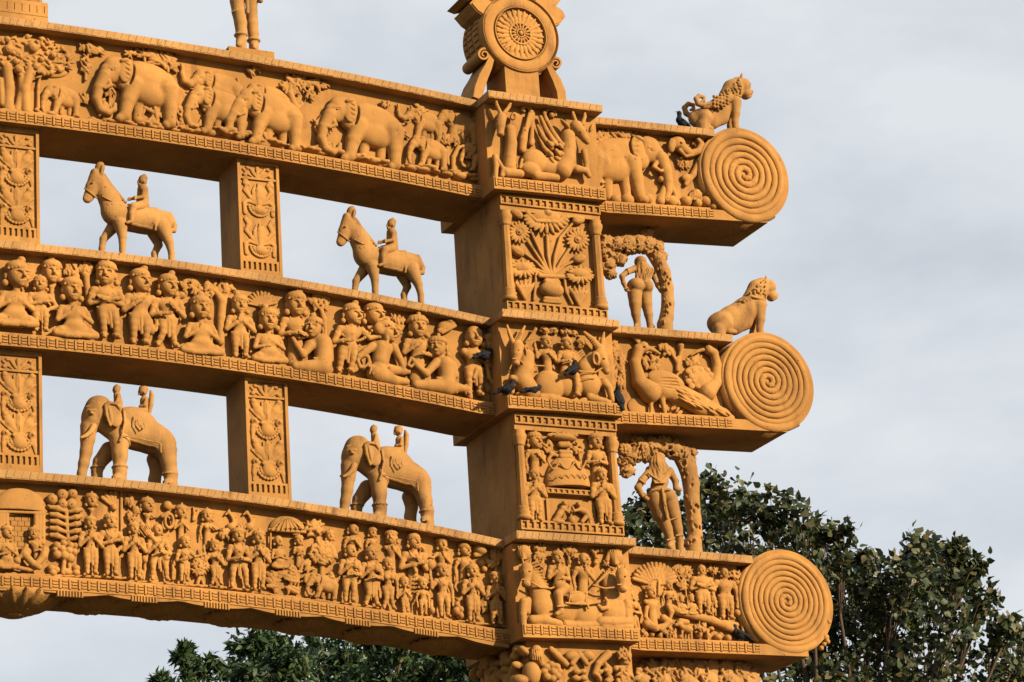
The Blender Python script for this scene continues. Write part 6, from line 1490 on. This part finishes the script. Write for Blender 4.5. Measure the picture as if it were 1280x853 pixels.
# ================================================================ trees behind the gateway
def leaf_mat(name, cols):
    m = bpy.data.materials.new(name); m.use_nodes = True; t = m.node_tree; b = t.nodes['Principled BSDF']
    ge = N(t, 'ShaderNodeNewGeometry'); r = N(t, 'ShaderNodeValToRGB'); cr_ = r.color_ramp
    while len(cr_.elements) < len(cols): cr_.elements.new(.5)
    for e, (p, c) in zip(cr_.elements, cols): e.position = p; e.color = c+(1,)
    t.links.new(ge.outputs['Random Per Island'], r.inputs[0]); t.links.new(r.outputs[0], b.inputs['Base Color'])
    b.inputs['Roughness'].default_value = .55; b.inputs['Specular IOR Level'].default_value = .35
    tr = N(t, 'ShaderNodeBsdfTranslucent'); t.links.new(r.outputs[0], tr.inputs[0])
    mx_ = N(t, 'ShaderNodeMixShader'); mx_.inputs[0].default_value = .18; out = t.nodes['Material Output']
    t.links.new(b.outputs[0], mx_.inputs[1]); t.links.new(tr.outputs[0], mx_.inputs[2]); t.links.new(mx_.outputs[0], out.inputs[0]); return m
def bark(name, c):
    m = flat(name, c, .9, .1); t = m.node_tree; b = t.nodes['Principled BSDF']; n = N(t, 'ShaderNodeTexNoise'); n.inputs['Scale'].default_value = 14; n.inputs['Detail'].default_value = 6
    r = N(t, 'ShaderNodeValToRGB'); r.color_ramp.elements[0].color = tuple(x*.5 for x in c)+(1,); r.color_ramp.elements[1].color = tuple(x*1.4 for x in c)+(1,); ge = N(t, 'ShaderNodeNewGeometry')
    t.links.new(ge.outputs['Position'], n.inputs['Vector']); t.links.new(n.outputs['Fac'], r.inputs[0]); t.links.new(r.outputs[0], b.inputs['Base Color']); return m
BARK = bark('bark', (.07, .05, .035))
def tube(m, pts, n=6):
    secs = []
    for i, (p, r) in enumerate(pts):
        d = np.array(pts[min(i+1, len(pts)-1)][0])-np.array(pts[max(i-1, 0)][0]); d = d/(np.linalg.norm(d)+1e-9)
        a = np.cross(d, (0, 0, 1) if abs(d[2]) < .9 else (1, 0, 0)); a = a/np.linalg.norm(a); b = np.cross(d, a)
        secs.append([np.array(p)+r*(a*math.cos(6.2832*j/n)+b*math.sin(6.2832*j/n)) for j in range(n)])
    m.sweep(secs)
def bez(p0, p1, lift, n, r0, r1, g, wob=.06):
    p0, p1 = np.array(p0), np.array(p1); mid = (p0+p1)/2+np.array((0, 0, lift)); L_ = np.linalg.norm(p1-p0); out = []
    for i in range(n+1):
        u = i/n; p = (1-u)**2*p0+2*u*(1-u)*mid+u*u*p1
        if 0 < i < n: p = p+np.array([g.uniform(-1, 1) for _ in range(3)])*wob*L_*.3
        out.append((p, r0+(r1-r0)*u))
    return out
def tree(name, label, base, yplane, blobs, extra, seed, leaf, lm, per, tuft):
    """blobs: crown masses in photo pixels (x, y, r) at the tree's own distance; extra: masses below the view, in metres from the base"""
    g = random.Random(seed); ng = np.random.default_rng(seed)
    a = thing(name, base, label, 'tree', 'trees behind the gateway'); base = np.array(base, float)
    dist = math.hypot(yplane-CAM[1], base[0]-CAM[0])*1.05; ms = dist/FPX
    cl = []
    for x, y, r in blobs:
        p = onY(x, y, yplane+g.uniform(-1.0, 1.0)); cl.append((p, r*ms*.92, 1.))
    for dx, dy, dz, r in extra: cl.append((base+np.array((dx, dy, dz)), r, .55))
    tr = MB(); top = base+np.array((g.uniform(-.2, .2), g.uniform(-.2, .2), 3.0))
    tube(tr, bez(base-np.array((0, 0, .1)), top, 0, 8, .30, .19, g, .02), 12)
    lead = base+np.array((.3, .1, 5.6)); tube(tr, bez(top-np.array((0, 0, .15)), lead, .2, 6, .185, .07, g), 9)
    tr.build('trunk', BARK, a, True)
    br = MB(); tips = []
    for p, r, w in cl:
        s = top if g.random() < .6 else lead*.6+top*.4
        if p[2] < s[2]+.6: s = base+np.array((0, 0, 2.4))
        path = bez(s, p, .35*np.linalg.norm(p-s)*.3, 6, .034+.008*r, .010, g); tube(br, path, 5)
        for k in range(int(9*w+3)):
            d = ng.normal(size=3); d[2] = abs(d[2])*.6+d[2]*.4; d /= np.linalg.norm(d); e = p+d*r*g.choice((.6, .8, 1.0, 1.15, 1.4))
            st = path[-2][0] if k % 2 else path[-1][0]
            tw = bez(st, e, .05, 4, .008, .003, g, .1); tube(br, tw, 4); tips.append((tw, w, r))
    br.build('branches', BARK, a, True)
    V = []; F = []; n = 0
    for tw, w, r in tips:
        for k in range(int(per*w)):
            u = g.uniform(.25, 1.08) ** .7; i = min(3, int(u*4)); f_ = u*4-i
            p = tw[i][0]*(1-f_)+tw[min(4, i+1)][0]*f_+ng.normal(size=3)*r*tuft
            d = ng.normal(size=3); d[2] -= .35; d += (tw[4][0]-tw[0][0])/np.linalg.norm(tw[4][0]-tw[0][0])*.9; d /= np.linalg.norm(d)
            nr = ng.normal(size=3)*.7+np.array((.15, -.35, .8)); sd_ = np.cross(d, nr); sd_ /= np.linalg.norm(sd_)+1e-9; nn = np.cross(sd_, d)
            L_ = leaf[0]*g.uniform(.65, 1.2); W = leaf[1]*g.uniform(.7, 1.15)*L_/leaf[0]
            cv = g.uniform(-.05, .22)
            V += [p, p+d*L_*.14-sd_*W*.40+nn*W*.08, p+d*L_*.42-sd_*W*.50+nn*W*.10, p+d*L_*.72-sd_*W*.26-nn*L_*cv*.5, p+d*L_-nn*L_*cv, p+d*L_*.72+sd_*W*.26-nn*L_*cv*.5, p+d*L_*.42+sd_*W*.50+nn*W*.10, p+d*L_*.14+sd_*W*.40+nn*W*.08]
            F += [(n, n+1, n+6, n+7), (n+1, n+2, n+5, n+6), (n+2, n+3, n+4, n+5)]; n += 8
    mesh_obj('crown', V, np.array(F), lm, a, kind='stuff'); return a
PEEPAL = leaf_mat('peepal_leaf', [(0, (.016, .026, .010)), (.45, (.028, .045, .014)), (.75, (.05, .06, .018)), (.93, (.075, .066, .022)), (1, (.12, .09, .03))])
MANGO = leaf_mat('mango_leaf', [(0, (.010, .024, .007)), (.5, (.018, .042, .010)), (.85, (.034, .066, .016)), (1, (.06, .09, .022))])
_p = onY(1040, 760, 7.5)
tree('peepal_tree', 'dark leafy tree with heart-shaped olive leaves rising behind the scrolled beam ends', (_p[0], 7.5, 0), 7.5,
     [(792, 668, 26), (815, 640, 26), (850, 655, 36), (890, 622, 26), (915, 640, 34), (950, 640, 30), (985, 655, 28), (1012, 668, 26), (1045, 672, 18), (868, 700, 44), (920, 695, 46), (975, 705, 44), (1035, 710, 34), (1065, 735, 36), (1020, 755, 46), (1120, 725, 34), (1150, 692, 22), (1172, 700, 24), (1150, 745, 38), (1195, 732, 28), (1232, 758, 24), (1262, 785, 20), (1085, 775, 44), (1040, 805, 48), (1120, 800, 44), (1175, 790, 36), (1205, 830, 36), (1262, 845, 30), (1000, 840, 44), (1085, 850, 46), (1150, 855, 44), (1285, 800, 18), (1010, 890, 46), (1090, 900, 46), (1170, 900, 44), (1240, 890, 40), (1290, 880, 34), (950, 880, 40), (1050, 860, 40), (1125, 870, 40), (825, 705, 34), (960, 760, 44), (900, 760, 44), (1110, 760, 36), (1080, 705, 20), (850, 770, 40), (1195, 690, 10), (1215, 712, 14)],
     [(-3.4, 0, 5.4, .8), (-2.2, .3, 5.2, .9), (-1.0, -.2, 5.3, .9), (.2, .3, 5.4, .9), (1.3, -.2, 5.2, .9), (2.3, .2, 5.1, .8), (-2.8, -.5, 4.3, .9), (-1.2, .6, 4.2, 1.), (.6, -.6, 4.3, 1.), (1.9, .5, 4.2, .9), (0, 0, 6.2, .8)], 3, (.078, .060), PEEPAL, 25, .30)
_p = onY(430, 853, 9.5)
tree('mango_tree', 'green tree with narrow pointed leaves growing behind the lowest beam', (_p[0], 9.5, 0), 9.5,
     [(203, 856, 12), (232, 826, 12), (258, 838, 18), (285, 845, 18), (310, 815, 22), (335, 805, 20), (350, 830, 26), (380, 838, 26), (405, 815, 20), (430, 830, 28), (465, 820, 26), (500, 830, 28), (535, 825, 26), (565, 840, 28), (600, 840, 26), (640, 845, 26), (320, 850, 30), (440, 860, 30), (520, 860, 30), (450, 800, 26), (500, 805, 26), (550, 815, 26), (590, 825, 24)],
     [(-1.8, 0, 5.7, .8), (-1.0, .3, 5.9, .9), (0, -.2, 6.0, .9), (.9, .3, 6.0, .9), (1.7, -.2, 5.8, .8), (-1.2, -.4, 4.8, .9), (.2, .4, 4.7, 1.), (1.3, -.4, 4.8, .9)], 5, (.092, .034), MANGO, 44, .20)
# ================================================================ small dark birds
FEATHER = flat('dark_feather', (.012, .012, .014), .75, .15)
t_ = FEATHER.node_tree; n_ = N(t_, 'ShaderNodeTexNoise'); n_.inputs['Scale'].default_value = 60; r_ = N(t_, 'ShaderNodeValToRGB'); r_.color_ramp.elements[0].color = (.003, .003, .004, 1); r_.color_ramp.elements[1].color = (.012, .012, .015, 1)
t_.links.new(n_.outputs['Fac'], r_.inputs[0]); t_.links.new(r_.outputs[0], t_.nodes['Principled BSDF'].inputs['Base Color'])
BEAK = flat('beak', (.05, .03, .02), .4)
def bird(pos, yaw, pitch, sc, label, headup=1.):
    a = thing('small_bird', pos, label, 'bird', 'dark birds perched on the gateway')
    C = Clay(0, (0, 0, 1), .0026, clip=False, k=1)
    cp, sp = math.cos(pitch), math.sin(pitch)
    def P(x, y, z):                       # bird frame: +x forward, z up from the feet
        X, Z = x*cp-z*sp, x*sp+z*cp; return np.array((X*math.cos(yaw)-y*math.sin(yaw), X*math.sin(yaw)+y*math.cos(yaw), Z+.034))*sc+np.array(pos)
    def cap(p, q, r0, r1, k=.012, **kw): C.capw(P(*p), P(*q), r0*sc, r1*sc, k=k*sc, **kw)
    cap((-.045, 0, .004), (.0, 0, .0), .016, .027); cap((.0, 0, 0), (.03, 0, .008), .027, .022); cap((.03, 0, .01), (.046, 0, .034*headup), .017, .012); cap((.048, 0, .04*headup), (.052, 0, .042*headup), .0145, .013)
    b_ = C.build('body', FEATHER, a)
    C = Clay(0, (0, 0, 1), .0026, clip=False, k=1); cap((-.04, 0, .0), (-.088, 0, -.010), .011, .008, k=.004); cap((-.04, .007, 0), (-.086, .006, -.011), .008, .006, k=.004); cap((-.04, -.007, 0), (-.086, -.006, -.011), .008, .006, k=.004); C.build('tail', FEATHER, a)
    for s in (-1, 1):
        C = Clay(0, (0, 0, 1), .0026, clip=False, k=1); cap((.018, s*.022, .008), (-.03, s*.020, .004), .011, .010, k=.004); cap((-.03, s*.018, .003), (-.066, s*.010, -.004), .010, .004, k=.004); C.build('wing', FEATHER, a)
        m = MB(); f0 = P(-.002+.004, s*.010, -.018); f1 = np.array((f0[0], f0[1], pos[2])); tube(m, [(f0, .0028*sc), (f1, .0022*sc)], 5); d = np.array((math.cos(yaw), math.sin(yaw), 0))*sc
        tube(m, [(f1+np.array((0, 0, .0015)), .002*sc), (f1+d*.016+np.array((0, 0, .0015)), .0014*sc)], 4); m.build('leg', BEAK, a)
    m = MB(); tube(m, [(P(.062, 0, .040*headup), .0042*sc), (P(.078, 0, .036*headup), .0012*sc)], 6); m.build('beak', BEAK, a)
def ledge(b, px, py, y): 
    p = onY(px, py, y); return p[0], y
def B_(b, px, py, y, dz, yaw, pitch, sc, label, hu=1., z=None):
    p = onY(px, py, y); bird((p[0], y, p[2] if z is None else z), R_(yaw), R_(pitch), sc, label, hu)
xq = onY(853, 150, .13)[0]
bird((xq, .13, zt('top', xq)), R_(180), R_(28), .92, 'small dark bird perched behind the winged lion, tail towards it', 1.3)
B_('mid', 606, 452, .085, 0, 15, 10, .95, 'small dark bird clinging to the carved figures beside the pillar, in shadow', .8)
xq = onY(633, 500, -.02)[0]; bird((max(xq, -.045), -.026, zb('mid', .3)+.0755), R_(-10), R_(14), .9, 'small dark bird on the ledge at the left corner of the antelope block', 1.0)
xq = onY(667, 503, -.042)[0]; bird((xq, -.042, zb('mid', .3)+.075), R_(8), R_(6), .9, 'small dark bird with lowered head on the ledge before the left antelope', .55)
B_('mid', 716, 470, -.075, 0, 30, 22, .95, 'small dark bird sitting on the carved antelope rider', 1.0)
xq = onY(774, 512, -.03)[0]; bird((min(xq, .628), -.03, zb('mid', .3)+.0755), R_(100), R_(58), .95, 'small dark bird standing upright at the right corner of the antelope block', .9)
xq = onY(926, 803, .135)[0]; bird((xq, .135, zb('low', xq)+.08), R_(172), R_(16), .95, 'small dark bird on the lowest ledge beside the large scroll', 1.1)
# ================================================================ the beams' far half repeats the carving, mirrored
for b in ARCH:
    for o in list(ARCH[b].children):
        if o.name.split('.')[0] not in ('beam', 'coping', 'railing_band', 'valance', 'volute', 'pillar_block', 'beam_end', 'scroll_ledge', 'hanging_lotus'):
            xs_ = [c[0]+o.location.x for c in o.bound_box]
            if min(xs_) > .17 and max(xs_) < -XC-.03:
                c = o.copy(); COL.objects.link(c); c.parent = ARCH[b]; c.location.x = -o.location.x; c.scale.x = -1
